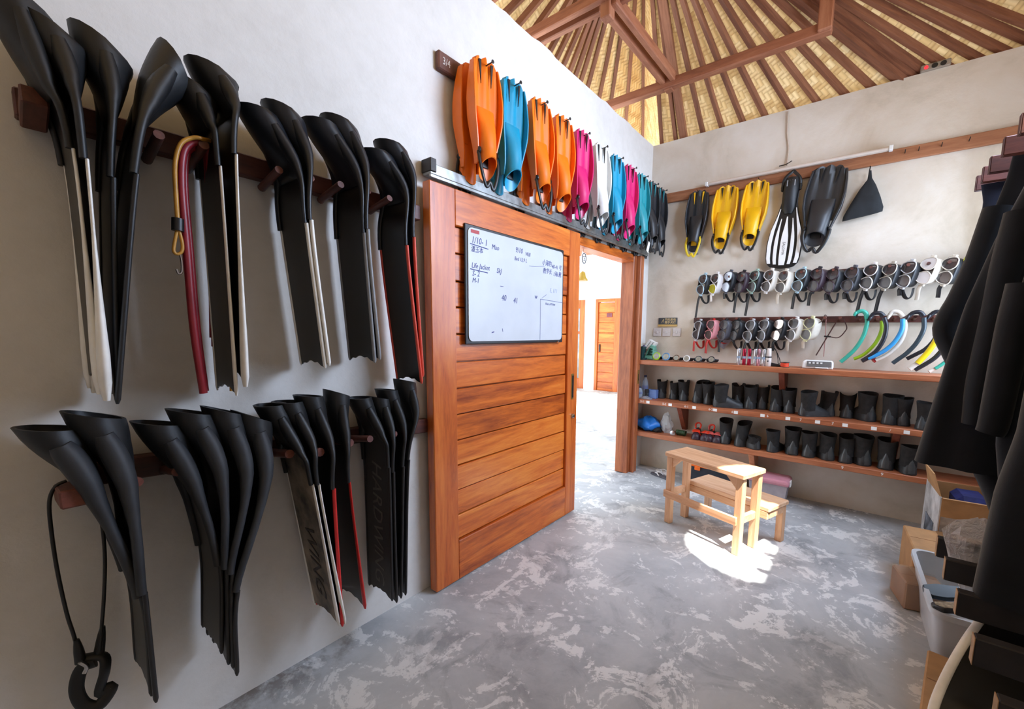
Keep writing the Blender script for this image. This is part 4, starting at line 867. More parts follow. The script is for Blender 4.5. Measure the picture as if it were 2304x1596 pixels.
# pole spear sling hanging on the lower rail
O = BW(1860, 760, .10)
sl = thing('sling_rig', 'thin brown rods tied into a cross hanging on the lower rail', 'sling', O, RZB)
def bl_(pp, d): return [BW(a, b, d)-O for a, b in pp]
RODM = P('brown_rod', (72, 44, 40), 0.5, 0.1); PKS = P('dusty_pink_cord', (168, 122, 116), 0.6, 0.05)
MB().tube(bl_([(1882, 724), (1862, 757), (1836, 800)], .10), .0045, 6).build('rod', RODM, sl); MB().tube(smoothpath(bl_([(1898, 718), (1905, 735), (1902, 745), (1886, 760), (1862, 757)], .11), 4), .004, 6).build('bent_rod', RODM, sl, 60)
MB().tube(bl_([(1859, 712), (1857, 757), (1853, 803)], .09), .003, 6).build('cord', PKS, sl); MB().tube(bl_([(1854, 757), (1869, 758)], .11), .006, 6).build('knot', BLACKP, sl)
MB().tube(smoothpath(bl_([(1838, 729), (1850, 722), (1856, 709), (1860, 712)], .12), 4), .004, 6).build('hook', P('rust_wire', (110, 92, 84), 0.5), sl, 60)
# ------------------------------------------------------------------ shelves on the back wall
SD = .27
def shelf(name, label, z, th, cat='shelf', bracket_px=()):
    r = thing(name, label, cat, (XL, YB, z), RZB); MB().span((.002, 0, -th), (XR-XL-.02, -SD, 0)).build('board', SHELFWOOD, r, bevel=.004)
    for px, mat, w_ in bracket_px:
        x = BW(px, 850, .12).x-XL
        br = MB().prism([(0, -th), (-SD+.03, -th), (-.05, -.30), (0, -.30)], .045, lambda a, b, c: (b-.0225, a, c)).build('bracket', mat, r, bevel=.003); br.location = (x, 0, 0)
    return r
S1, S2, S3 = 1.172, .772, .432
BRW = wood('dark_bracket_wood', (92, 42, 26), (120, 58, 38), (146, 78, 54), 'z', 1.0, 0.5)
sh1 = shelf('upper_shelf', 'top wooden wall shelf carrying torches and small gear', S1, .045, bracket_px=((1762, BRW, 1), (1428, BRW, 1)))
sh2 = shelf('boot_shelf', 'middle wooden wall shelf with white size labels', S2, .045, bracket_px=((1540, BRW, 1), (2030, BRW, 1)))
sh3 = shelf('lower_boot_shelf', 'lowest wooden wall shelf with dive boots', S3, .045, bracket_px=((1708, PALEWOOD_V, 1),))
STK = P('white_sticker', (240, 240, 238), 0.6, 0.02)
def sh_x(px, py): return onY(px, py, YB-SD).x-XL
for px, py in ((1458, 901), (1508, 907), (1562, 913), (1609, 919), (1656, 923), (1716, 931), (1773, 938), (1840, 944), (1902, 951), (1967, 958), (2041, 966)):
    MB().box((sh_x(px, py), -SD-.0008, -.022), (.034, .0016, .026)).build('size_sticker', STK, sh2)
for px, s_ in ((1444, '5-1'), (1494, '5-2'), (1544, '6-1'), (1599, '6-2'), (1648, '6'), (1728, '6'), (1803, '7'), (1876, '7'), (2008, '/')): text('size_mark', s_, .030, STK, sh2, (sh_x(px, 925), -SD-.0006, -.022), (PI/2, 0, 0))
for px, s_ in ((1896, '9'), (1987, '9')): text('size_mark', s_, .034, STK, sh3, (sh_x(px, 1045), -SD-.0006, -.022), (PI/2, 0, 0))
# ------------------------------------------------------------------ dive boots
NEO = P('black_neoprene', (32, 31, 31), 0.85, 0.22, 30, 0.15); BOOTR = P('boot_rubber', (48, 50, 52), 0.5, 0.2, 20, 0.08)
def boot(slouch=0.0, low=False):
    r = thing('dive_boot', 'x', 'boot')
    def ring(cy, z, a, b, tilt=0.0): return [Vector((1.18*a*math.cos(t_), cy+1.08*b*math.sin(t_), z+tilt*math.sin(t_)+.004*math.cos(2*t_)*(z > .2))) for t_ in [2*PI*k/16 for k in range(16)]]
    H = .212 if not low else .13
    secs = [ring(.062, .055, .044, .058), ring(.058, .09, .042, .052), ring(.056+slouch*.2, .14*H/.235, .044, .052), ring(.056+slouch*.6, .19*H/.235, .048, .056), ring(.056+slouch, H, .052, .060, .008+slouch*.3)]
    secs += [ring(.056+slouch, H-.002, .047, .055, .008+slouch*.3), ring(.056+slouch*.6, .16*H/.235, .040, .046)]
    MB().loft(secs).build('shaft', NEO, r, 60)
    # foot and sole: sections along the foot, heel at the front (towards the room)
    def fs(y, w_, h, z0=.006): return [Vector((w_*math.cos(t_), y, z0+(h*max(0, math.sin(t_))**.75 if math.sin(t_) > 0 else 0))) for t_ in [2*PI*k/16 for k in range(16)]]
    MB().loft([fs(-.004, .020, .045), fs(.004, .036, .075), fs(.03, .044, .105), fs(.075, .046, .115), (fs(.12, .045, .10)), fs(.16, .047, .075), fs(.205, .046, .055), fs(.24, .036, .045), fs(.255, .018, .028)]).build('foot', BOOTR, r, 60)
    so = [[Vector((x*k_, y, z)) for x, y in [(0, -.008), (.03, 0), (.046, .03), (.044, .10), (.051, .18), (.044, .24), (.02, .262), (0, .266), (-.02, .262), (-.044, .24), (-.051, .18), (-.044, .10), (-.046, .03), (-.03, 0)]] for z, k_ in ((0, 1), (.014, 1.02))]
    MB().loft(so).build('sole', BOOTR, r, 40, bevel=.003)
    hc = [[Vector((x, y, z)) for x, y in ((-.030*k_, .010+o), (-.018*k_, -.004+o), (0, -.010+o), (.018*k_, -.004+o), (.030*k_, .010+o), (0, .02+o))] for z, k_, o in ((.012, 1.15, 0), (.05, 1.0, .0), (.085, .75, .005), (.118, .35, .008))]
    MB().loft(hc).build('heel_cap', P('glossy_heel', (66, 70, 72), 0.32, 0.12), r, 60)
    return r
BP = [boot(), boot(.02), boot(-.02), boot(.035), boot(0, True)]; bused = set()
def put_boot(k_, px, py, z, rz, label, group, s=1.0, roll=0.0):
    p = onZ(px, py, z); src = BP[k_]
    y = min(p.y, YB-.05)
    o = src if k_ not in bused else copy_tree(src); bused.add(k_)
    o.location = (p.x, max(YB-SD+.02, y), z+.0); o.rotation_euler = (0, roll, math.radians(rz)); o.scale = (s,)*3; o['label'] = label; o['group'] = group
GB = 'dive boots on the two boot shelves'
ordn = ['first', 'second', 'third', 'fourth', 'fifth', 'sixth', 'seventh', 'eighth', 'ninth']
b2 = [((1486, 897, 8, .88, 0), (1510, 899, -25, .85, 0)), ((1536, 903, 10, .95, 0), (1562, 907, -30, .98, 3)), ((1592, 911, 6, .98, 0), (1606, 915, -68, .98, 0)), ((1656, 917, 4, .98, 1), (1682, 921, -8, .98, 0)), ((1712, 922, 4, 1.0, 0), (1740, 927, -10, 1.0, 1)), ((1775, 931, 6, .98, 0), (1800, 936, -50, .98, 0)), ((1870, 938, 42, .98, 2), (1903, 942, 0, .98, 3)), ((1962, 950, 38, 1.05, 0), (1994, 956, -20, 1.05, 0)), ((2035, 960, 15, 1.0, 2), (2068, 968, -30, .95, 2))]
for i, pr in enumerate(b2):
    for j, (px, py, rz, s_, k_) in enumerate(pr): put_boot(k_, px, py, S2, rz, f"{('left', 'right')[j]} black dive boot of the {ordn[i]} pair from the doorway, middle shelf", GB, s_, roll=.06*(j-.5)*(i % 3))
b3 = [((1630, 1000, 10, 1.0, 3), (1658, 1005, -25, 1.0, 3)), ((1706, 1013, 55, .85, 4), (1732, 1018, -15, .9, 2)), ((1782, 1025, 12, 1.05, 0), (1814, 1030, -10, 1.0, 2)), ((1868, 1038, 35, 1.0, 0), (1898, 1043, -10, 1.0, 1)), ((1950, 1050, 35, 1.08, 0), (1990, 1058, -6, 1.08, 0)), ((2050, 1071, 20, 1.0, 2),)]
for i, pr in enumerate(b3):
    for j, (px, py, rz, s_, k_) in enumerate(pr): put_boot(k_, px, py, S3, rz, f"{('left', 'right')[j]} black dive boot of the {ordn[i]} pair from the doorway, lowest shelf" if i < 5 else 'single black dive boot at the wetsuit end of the lowest shelf', GB, s_)
# ------------------------------------------------------------------ switches and sign
SWM = P('switch_ivory', (206, 198, 194), 0.45, 0.03)
for px, lb in ((1479, 'left one of three square light switches'), (1500, 'middle one of three square light switches'), (1523, 'right one of three square light switches')):
    p = BW(px, 748); sw = thing('light_switch', lb, 'switch', p, RZB, 'light switches by the doorway')
    MB().span((-.042, 0, -.042), (.042, -.010, .042)).build('plate', SWM, sw, bevel=.006, seg=2); MB().box((0, -.012, 0), (.022, .008, .030)).build('rocker', SWM, sw, bevel=.003)
    for s_ in (-1, 1): MB().lathe([(.003, 0), (.003, .002)], 8, (s_*.028, -.010, 0), Matrix.Rotation(PI/2, 3, 'X')).build('screw', STEEL, sw)
p = BW(1503, 723); sg = thing('notice_plate', 'dark sign with gold characters above the light switches', 'sign', p, RZB)
SGD = P('sign_charcoal', (56, 58, 62), 0.4, 0.1); GOLD = P('sign_gold', (226, 196, 130), 0.4, 0.05)
MB().span((-.098, 0, -.034), (.098, -.010, .034)).build('plate', SGD, sg, bevel=.002); MB().span((-.098, 0, -.055), (.098, -.012, -.034)).build('gold_strip', P('sign_strip', (206, 168, 90), 0.4, 0.05), sg, bevel=.001)
text('characters', '节约用电', .029, GOLD, sg, (.028, -.0106, .014), (PI/2, 0, 0)); text('characters', '随手关灯', .029, GOLD, sg, (.028, -.0106, -.014), (PI/2, 0, 0))
MB().tube(smoothpath([(-.062, -.0105, -.02), (-.055, -.0105, .0), (-.042, -.0105, .02), (-.046, -.0105, -.015)], 4), .0016, 5).build('plant_emblem', GOLD, sg)
# ------------------------------------------------------------------ things on the top shelf
def on1(px, py): return onZ(px, py, S1)
GRN, GRN2 = P('green_plastic', (120, 190, 166), 0.3, 0.1, 12, alpha=0.9), P('dark_green_plastic', (34, 66, 66), 0.3, 0.2, 12)
p = on1(1452, 806); pb_ = thing('pen_holder', 'dark green holder with pens and a cloth by the doorway', 'holder', (p.x+.03, YB-.14, S1), RZB)
MB().loft([[(x*k_, y*k_, z) for x, y in ((-.055, -.05), (.055, -.05), (.055, .05), (-.055, .05))] for z, k_ in ((0, .85), (.006, .86), (.135, 1), (.135, .93), (.01, .8))]).build('holder_box', GRN2, pb_, bevel=.006)
MB().span((-.085, -.01, 0), (-.066, .06, .165)).build('folder', P('slate_folder', (60, 78, 84), 0.5), pb_, bevel=.003)
for k, (x, c) in enumerate(((-.03, MK), (.0, MYW), (.03, P('violet_pen', (70, 56, 110), 0.4)))): MB().tube([(x, .0, .02), (x+.012*(k-1), .01, .172-.012*k)], .009, 8).build('pen', c, pb_, 50)
MB().loft([[(-.05+x, y, z) for x, y, z in ((0, -.06, .10), (.035, -.064, .135), (.055, -.062, .11), (.02, -.058, .075))], [(-.05+x, y+.008, z) for x, y, z in ((0, -.06, .10), (.035, -.064, .135), (.055, -.062, .11), (.02, -.058, .075))]]).build('cloth', WHITEP, pb_)
p = on1(1492, 806); cr = thing('card_rack', 'pale green stepped plastic card rack', 'rack', (p.x-.01, YB-.13, S1), RZB)
for k in range(4):
    z0 = .012+.026*k; MB().prism([(-.055+.012*k, z0), (.035, z0), (.05, z0+.05), (-.01+.008*k, z0+.062), (-.05+.012*k, z0+.02)], .11-.012*k).build('step_pocket', GRN, cr, bevel=.004)
MB().span((-.05, -.005, 0), (.045, .115, .02)).build('rack_base', GRN, cr, bevel=.004)
for k, (x, h) in enumerate(((-.035, .19), (-.01, .178), (.02, .165))):
    o = MB().box((0, 0, 0), (.020, .075, .10)).build('card_stack', PAPER, cr); o.location = (x, .06, h-.03); o.rotation_euler = (0, math.radians(35), 0)
p = on1(1470, 803); mk = MB().tube([(0, 0, 0), (.06, -.004, 0)], .007, 10); mo = thing('marker_pen', 'white and blue marker pen lying at the shelf edge', 'pen', (p.x-.03, YB-SD+.045, S1+.008), RZB)
mk.build('barrel', PAPER, mo, 50); MB().tube([(.06, -.004, 0), (.095, -.006, 0)], .0078, 10).build('cap', P('blue_cap', (52, 62, 190), 0.4), mo, 50)
p = on1(1508, 802); gl = thing('plastic_cup', 'small clear cup standing behind the card rack', 'cup', (p.x+.01, YB-.09, S1), RZB)
CLR = NT('clear_plastic'); CLR.out(rgb(226, 230, 234), 0.08); CLR.b.inputs['Alpha'].default_value = 0.35; CLR = CLR.m
MB().lathe([(.024, 0), (.030, .07), (.028, .07), (.022, .004)], 16).build('cup_wall', CLR, gl, 50)
tr = MB().loft([[(.05*math.cos(t_)*k_, .035*math.sin(t_)*k_, z) for t_ in [2*PI*k/16 for k in range(16)]] for z, k_ in ((0, .9), (.02, 1), (.02, .92), (.006, .82))]).build('soap_dish', GRN2, None, 50); tr.location = (p.x+.015, YB-.19, S1); tag(tr, 'small dark green dish beside the card rack', 'dish')
# wrist computers
WC = [(1545, 803, SL, 'lime green dive watch, leftmost of the row'), (1563, 804, P('watch_blue', (96, 146, 190), 0.4), 'pale blue dive watch next to the lime one'), (1583, 805, P('watch_bronze', (120, 90, 66), 0.4, metal=.5), 'bronze dive watch between the blue and white ones'), (1603, 806, WHITEP, 'white faced dive watch in the row'), (1627, 807, SDK, 'black dive watch, left of the two black ones'), (1653, 808, MK, 'black dive watch, right of the two black ones')]
for i, (px, py, m_, lb) in enumerate(WC):
    p = on1(px, py); w_ = thing('dive_watch', lb, 'watch', (p.x, YB-SD+.06, S1), RZB, 'dive watches on the top shelf'); big = 1.25 if i < 2 else 1.0
    Rr = Matrix.Rotation(math.radians(72), 3, 'X')
    MB().lathe([(.020*big, -.006), (.030*big, -.005), (.032*big, .004), (.026*big, .010), (.024*big, .007), (.0, .007)], 20, (0, 0, .034*big), Rr).build('bezel', m_, w_, 40)
    MB().lathe([(.0235*big, .0), (.0235*big, .0085)], 20, (0, 0, .034*big), Rr).build('dial', P('watch_dial', (150, 146, 132), 0.2, 0.2), w_, 40)
    MB().tube(smoothpath([(-.028*big, .005, .03), (-.05, .03, .025), (-.03, .06, .018), (.03, .06, .018), (.05, .03, .025), (.028*big, .005, .03)], 4), .014, 8, .3, nrm=(0, 1, 0)).build('watch_strap', MK, w_, 60)
# torches
TRD, TSV, TPK = P('torch_red', (168, 26, 54), 0.25, 0.06, metal=.5), P('torch_silver', (206, 204, 206), 0.25, 0.06, metal=.7), P('torch_rose', (206, 150, 160), 0.25, 0.06, metal=.6)
TL = [(1685, 815, TSV, 'silver torch, leftmost of the cluster'), (1695, 816, TRD, 'red torch, left of the two red ones'), (1704, 817, TRD, 'red torch, right of the two red ones'), (1715, 818, TSV, 'silver torch right of the red ones'), (1723, 818, TPK, 'rose silver torch with pink stripes'), (1732, 819, TSV, 'silver torch, rightmost of the tight cluster')]
for px, py, m_, lb in TL:
    p = on1(px, py); t_ = thing('dive_torch', lb, 'torch', (p.x, YB-SD+.075, S1), RZB, 'torches on the top shelf')
    MB().lathe([(.013, 0), (.015, .004), (.015, .055), (.0135, .06), (.0135, .068), (.0155, .072), (.0155, .135), (.012, .145)], 16).build('torch_body', m_, t_, 40)
    MB().lathe([(.0158, .058), (.0158, .078)], 16).build('label_band', P('torch_label', (150, 168, 190), 0.4), t_, 40)
    MB().tube(smoothpath([(0, 0, .145), (.008, -.01, .16), (.02, -.018, .13), (.018, -.020, .09)], 3), .0025, 5).build('wrist_cord', BLACKP, t_)
p = on1(1747, 818); t_ = thing('white_torch', 'white torch with a looped cord, apart from the cluster', 'torch', (p.x, YB-SD+.08, S1), RZB)
MB().lathe([(.021, 0), (.023, .004), (.023, .072), (.020, .078), (.020, .084), (.021, .088), (.018, .15), (.014, .155)], 18).build('torch_body', P('torch_white', (214, 204, 198), 0.35, 0.04), t_, 40)
MB().lathe([(.0235, .074), (.0235, .084)], 18).build('seal_ring', BLACKP, t_, 40); MB().lathe([(.006, 0), (.006, .004)], 10, (0, -.022, .045), Matrix.Rotation(PI/2, 3, 'X')).build('switch', BLACKP, t_)
MB().tube(smoothpath([(.0, 0, .155), (.03, .0, .165), (.06, .0, .12), (.085, .0, .06), (.088, 0, .03), (.075, 0, .03), (.07, 0, .07), (.055, 0, .13), (.03, 0, .16)], 4), .003, 6).build('cord', BLACKP, t_, 60)
o = MB().loft([[(x, y*.5, z) for x, y, z in ((-.05, -.03, 0), (.05, -.03, 0), (.05, .03, 0), (-.05, .03, 0))], [(x*.95+.0, y*.45, z) for x, y, z in ((-.05, -.03, .034), (.03, -.03, .018), (.03, .03, .018), (-.05, .03, .034))]]).build('black_wedge', MK, None, bevel=.005); q = on1(1763, 819); o.location = (q.x, YB-SD+.09, S1); tag(o, 'flat black clip lying between the white torch and the orange reel', 'clip')
p = on1(1783, 819); t_ = thing('line_reel', 'small reel of orange line on the top shelf', 'reel', (p.x, YB-SD+.07, S1), RZB)
MB().lathe([(.0, 0), (.036, 0), (.036, .004), (.03, .004)], 20).build('flange', BLACKP, t_, 40); MB().lathe([(.030, .004), (.032, .02), (.030, .038)], 20).build('orange_line', P('orange_line', (226, 70, 34), 0.6, 0.1, 60, 0.2), t_, 40); MB().lathe([(.036, .038), (.036, .042), (.0, .042)], 20).build('flange', BLACKP, t_, 40)
p = on1(1850, 822); t_ = thing('battery_charger', 'white desktop charger box with a grey display panel', 'charger', (p.x, YB-SD+.10, S1), RZB)
MB().loft([[(x*k_, y*k_, z) for x, y in ((-.105, -.06), (.105, -.06), (.105, .06), (-.105, .06))] for z, k_ in ((0, .92), (.008, 1), (.05, .98), (.068, .88))]).build('case', WHITEP, t_, bevel=.006)
f_ = MB().box((0, 0, 0), (.165, .004, .045)).build('display', P('display_grey', (112, 112, 112), 0.3, 0.1), t_); f_.location = (.01, -.060, .040); f_.rotation_euler = (math.radians(-6), 0, 0)
for k in range(4): MB().box((-.062+.026*k, -.004, .008), (.014, .004, .012)).build('key', WHITEP, f_)
MB().box((.03, -.062, .010), (.09, .012, .012)).build('ledge', WHITEP, t_, bevel=.004)
# ------------------------------------------------------------------ things on the middle and lowest shelves by the doorway
p = onZ(1437, 892, S2)
PET = NT('bottle_plastic'); PET.out(rgb(200, 218, 236), 0.05); PET.b.inputs['Alpha'].default_value = 0.38; PET = PET.m
CAPB = P('navy_cap', (40, 50, 96), 0.4)
def bottle(label, x, y, h):
    t_ = thing('water_bottle', label, 'bottle', (x, y, S2), RZB)
    MB().lathe([(.018, 0), (.030, .004), (.031, .05), (.028, .055), (.031, .06), (.031, h*.62), (.026, h*.74), (.013, h*.88), (.013, h*.92)], 18).build('bottle_body', PET, t_, 50)
    MB().lathe([(.015, h*.92), (.015, h), (.013, h*1.003)], 14).build('cap', CAPB, t_, 40)
    MB().lathe([(.0315, h*.38), (.0315, h*.55)], 18).build('bottle_label', P('bottle_band', (120, 132, 176), 0.4, alpha=.7), t_, 50)
bottle('tall clear water bottle with a navy cap at the doorway end', XL+.075, YB-.13, .235); bottle('short clear water bottle in front of the tall one', XL+.05, YB-.21, .12)
bx = MB().box((0, 0, .045), (.10, .07, .09)).build('blue_carton', P('blue_carton', (110, 140, 200), 0.5, 0.08), None, bevel=.003); bx.location = (XL+.155, YB-.12, S2); tag(bx, 'small light blue carton beside the water bottles', 'carton')
t_ = thing('roller_bottle', 'small black bottle with a shiny collar on the middle shelf', 'bottle', (onZ(1467, 893, S2).x, YB-.17, S2), RZB)
MB().lathe([(.015, 0), (.017, .004), (.017, .05), (.014, .056)], 14).build('bottle_body', BLACKP, t_, 40); MB().lathe([(.019, .056), (.021, .075), (.018, .095), (.0, .097)], 14).build('cap', MK, t_, 40); MB().lathe([(.0145, .05), (.0145, .057)], 14).build('collar', CHROME, t_)
wp = MB().prism([(-.07, 0), (.07, 0), (.05, .012), (0, .03), (-.05, .014)], .05).build('white_wrapper', P('wrapper_grey', (150, 150, 160), 0.4, 0.2), None, bevel=.002); wp.location = (onZ(1458, 896, S2).x, YB-SD+.03, S2); tag(wp, 'crumpled grey wrapper lying before the blue carton', 'wrapper')
def blob(name, label, cat, mat, c, r, seed, n=(20, 12), lump=.25, parent=None, thin=False):
    random.seed(seed); ph = [random.uniform(0, 6) for _ in range(8)]; secs = []
    for i in range(n[1]+1):
        v = PI*i/n[1]; row = []
        for k in range(n[0]):
            u = 2*PI*k/n[0]; f = 1+lump*(.35*math.sin(3*u+ph[0]+2*v)+.3*math.sin(5*u+ph[1]-3*v)+.25*math.sin(7*u+ph[2]+5*v)+.2*math.sin(4*v+ph[3]))
            row.append(Vector((r[0]*f*math.sin(v)*math.cos(u), r[1]*f*math.sin(v)*math.sin(u), max(-r[2]*.92, r[2]*f*math.cos(v))+r[2]*.92)))
        secs.append(row)
    o = MB().loft(secs).build(name, mat, parent, 35)
    if parent is None: o.location = c; tag(o, label, cat)
    return o
blob('blue_bag', 'crumpled bright blue plastic bag on the lowest shelf', 'bag', P('blue_bag_film', (24, 116, 206), 0.35, 0.2, 8), (XL+.145, YB-.14, S3), (.12, .10, .075), 4)
blob('black_bundle', 'small dark bundle beside the blue bag', 'bundle', NEO, (onZ(1478, 972, S3).x, YB-.16, S3), (.055, .05, .028), 9)
p = onZ(1508, 970, S3); blob('clear_bag', 'tall clear plastic bag left of the bracket', 'bag', CLR, (p.x, YB-.14, S3), (.055, .04, .10), 12, lump=.35)
p = onZ(1532, 978, S3); t_ = thing('coiled_leash', 'coiled green and black leash on the lowest shelf', 'leash', (p.x, YB-.17, S3), RZB)
GCO = P('green_coil', (44, 74, 40), 0.5, 0.2)
MB().tube([(.09*(k/60)-.03+.0, .022*math.cos(k*.75)+.02, .028+.022*math.sin(k*.75)) for k in range(61)], .007, 6).build('coil', GCO, t_, 60); MB().lathe([(.012, 0), (.026, .003), (.026, .012), (.012, .014)], 14, (-.045, -.045, .028), Matrix.Rotation(PI/2, 3, 'X')).build('end_fitting', CHROME, t_, 40)
RO, RPK = P('signal_orange', (240, 62, 30), 0.5, 0.08), P('signal_pink', (232, 100, 96), 0.5, 0.08)
def shoe(label, px, py, rz, col):
    p = onZ(px, py, S3); t_ = thing('reef_shoe', label, 'shoe', (p.x, YB-SD+.06, S3), math.radians(rz), 'reef shoes on the lowest shelf')
    def fs(y, w_, h): return [Vector((w_*math.cos(a), y, .004+(h*max(0, math.sin(a))**.8 if math.sin(a) > 0 else 0))) for a in [2*PI*k/14 for k in range(14)]]
    MB().loft([fs(-.03, .016, .03), fs(-.02, .034, .05), fs(.02, .042, .065), fs(.07, .040, .075), fs(.12, .036, .085), fs(.16, .034, .085), fs(.185, .022, .06)]).build('upper', MPU, t_, 60)
    MB().loft([fs(.015, .044, .068), fs(.03, .0445, .072), fs(.045, .044, .076)], cap0=False, cap1=False).build('strap', col, t_, 60)
    MB().prism([(-.040, .0), (.040, .0), (.026, .05), (-.028, .055)], .004, lambda a, b, c: (a, .01+c*.9, .070+b+c*.25)).build('tongue_flap', col, t_)
    MB().tube(smoothpath([(-.02, .12, .085), (-.024, .14, .12), (.0, .15, .135), (.024, .14, .12), (.02, .12, .085)], 4), .008, 8, .5).build('ankle_cuff', col, t_, 60)
shoe('left reef shoe with a bright orange flap', 1563, 990, 8, RO); shoe('right reef shoe of the orange pair', 1582, 993, -14, RO); shoe('left reef shoe with a pink strap', 1594, 994, 6, RPK); shoe('right reef shoe of the pink pair next to the boots', 1611, 997, -10, RPK)
# ------------------------------------------------------------------ two-step wooden stool in the sun patch
bs = thing('step_stool', 'pale wooden two-step stool standing in the sunlit patch', 'stool', (-1.10, 3.055, 0), math.radians(-19.1))
LB, WBn, HB = .605, .235, .556
def bb_(name, a, b, mat=PALEWOOD, bev=.004): return MB().span(a, b).build(name, mat, bs, bevel=bev)
bb_('top_board', (-.012, -.012, HB-.034), (LB+.012, WBn+.012, HB), bev=.006)
for x in (0, LB-.05):
    for y in (0, WBn-.045): bb_('leg', (x, y, 0), (x+.05, y+.045, HB-.034), PALEWOOD_V)
bb_('front_rail', (-.006, -.018, .205), (LB-.02, 0, .262)); 
bb_('side_rail', (.008, .045, .21), (.04, WBn+.02, .262)); bb_('side_rail', (LB-.04, .045, .21), (LB-.008, WBn+.02, .262))
for x0, sx in ((.05, 1), (LB-.05, -1)):
    o = MB().prism([(0, 0), (sx*.075, 0), (0, -.075)], .03).build('corner_block', PALEWOOD, bs); o.location = (x0, .006, HB-.034)
SX, SY0, SY1, HS = .03, WBn-.005, WBn+.255, .300
bb_('step_board', (SX, SY0, HS-.032), (LB+.06, SY1, HS), bev=.006)
for x in (SX+.01, LB+.005): bb_('leg', (x, SY1-.055, 0), (x+.045, SY1-.01, HS-.032), PALEWOOD_V)
bb_('step_rail', (SX, SY0+.0, HS-.085), (LB+.05, SY0+.022, HS-.032)); bb_('step_rail', (LB+.02, SY0+.03, HS-.085), (LB+.05, SY1-.05, HS-.032)); bb_('step_rail', (SX+.015, SY0+.03, HS-.085), (SX+.04, SY1-.05, HS-.032))
for x in (.02, LB-.03): bb_('foot_block', (x-.02+.02, -.002+.0, .0), (x+.012, .0, .20), PALEWOOD_V, 0) if False else None
# ------------------------------------------------------------------ things on the floor below the shelves
def flipflop(label, x, y, rz, mat, z=0.0, tilt=0.0):
    t_ = thing('flip_flop', label, 'sandal', (x, y, z), rot=(0, tilt, math.radians(rz)), group='sandals under the shelves')
    ol = [(0, -.12), (.032, -.105), (.036, -.05), (.034, 0), (.044, .06), (.040, .105), (.012, .13), (-.022, .12), (-.036, .07), (-.030, 0), (-.032, -.06), (-.026, -.105)]
    MB().loft([[(a, b, zz) for a, b in ol] for zz in (0, .016)]).build('sole', mat, t_, 40, bevel=.003)
    MB().tube(smoothpath([(-.032, .0, .018), (-.02, .04, .035), (.0, .075, .02), (.022, .04, .035), (.034, 0, .018)], 4), .006, 6).build('thong', MWH, t_, 60)
flipflop('white sandal on the floor under the lowest shelf', -1.50, 4.13, 62, MWH); flipflop('grey sandal on the floor in front of the white one', -1.50, 4.02, 70, MGY)
ct = thing('black_crate', 'black storage crate with an orange lid under the lowest shelf', 'crate', (-.98, 4.06, 0), 0)
MB().loft([[(x*k_, y*k_, z) for x, y in ((-.25, -.13), (.25, -.13), (.25, .13), (-.25, .13))] for z, k_ in ((0, .9), (.205, 1.0), (.205, .96), (.01, .87))]).build('crate_body', P('crate_navy', (38, 44, 54), 0.5, 0.12), ct, bevel=.008)
MB().span((-.255, -.135, .205), (.255, .135, .226)).build('lid', P('orange_lid', (236, 110, 30), 0.45, 0.06), ct, bevel=.006); MB().box((-.14, -.14, .195), (.05, .014, .035)).build('latch', P('orange_lid', (236, 110, 30)), ct, bevel=.004)
pk_ = thing('pink_lid_box', 'clear storage box with a dusty pink lid behind the stool', 'box', (-.54, 4.03, 0), 0)
MB().loft([[(x*k_, y*k_, z) for x, y in ((-.145, -.10), (.145, -.10), (.145, .10), (-.145, .10))] for z, k_ in ((0, .88), (.19, 1.0), (.19, .97), (.006, .85))]).build('clear_tub', P('milky_plastic', (196, 188, 196), 0.25, 0.05, alpha=.75), pk_, bevel=.015, seg=2)
MB().loft([[(x*k_, y*k_, z) for x, y in ((-.155, -.11), (.155, -.11), (.155, .11), (-.155, .11))] for z, k_ in ((.185, 1.0), (.205, 1.02), (.225, .97), (.232, .85))]).build('lid', P('dusty_pink', (206, 142, 158), 0.4, 0.05), pk_, bevel=.008, seg=2)
for s_ in (-1, 1): MB().box((s_*.158, -.01, .195), (.012, .07, .05)).build('clip', WHITEP, pk_, bevel=.004)
MB().box((-.03, -.01, .09), (.18, .10, .14)).build('contents', P('dark_contents', (92, 84, 92), 0.7, 0.4, 25), pk_, bevel=.02)
# ------------------------------------------------------------------ right wall: peg boards with hanging wetsuits
def pegboard(name, label, z, ys, tip, h, th, mat, endmat, x_bar=.06):
    r = thing(name, label, 'rack', (XR, ys[0]+.2, z), RZR)
    ln = ys[0]+.2-ys[-1]+.25
    MB().span((0, 0, -.05), (ln, -.035, .05)).build('bar', mat, r, bevel=.004)
    for y in ys:
        l = ys[0]+.2-y; dpt = XR-tip
        a = MB().span((l-th/2, -.03, -h/2), (l+th/2, -dpt, h/2)).build('peg_board', mat, r, bevel=.003)
        MB().span((l-th/2+.001, -dpt, -h/2+.001), (l+th/2-.001, -dpt-.0015, h/2-.001)).build('sawn_end', endmat, a)
    return r
SAWN = P('sawn_end_grain', (176, 140, 100), 0.7, 0.15, 40); SAWND = P('dark_end_grain', (92, 58, 54), 0.7, 0.15, 40)
pegboard('upper_suit_rack', 'dark peg boards high on the right holding the wetsuits', 2.235, [3.20, 3.05, 2.90, 2.66, 2.42, 2.18, 1.94], .40, .075, .035, DARKWOOD_Y, SAWND)
pegboard('lower_suit_rack', 'dark peg boards with pale sawn ends low on the right', .66, [2.12, 1.93, 1.70, 1.46, 1.23], .285, .075, .032, P('near_black_board', (34, 30, 34), 0.6, 0.2), SAWN)
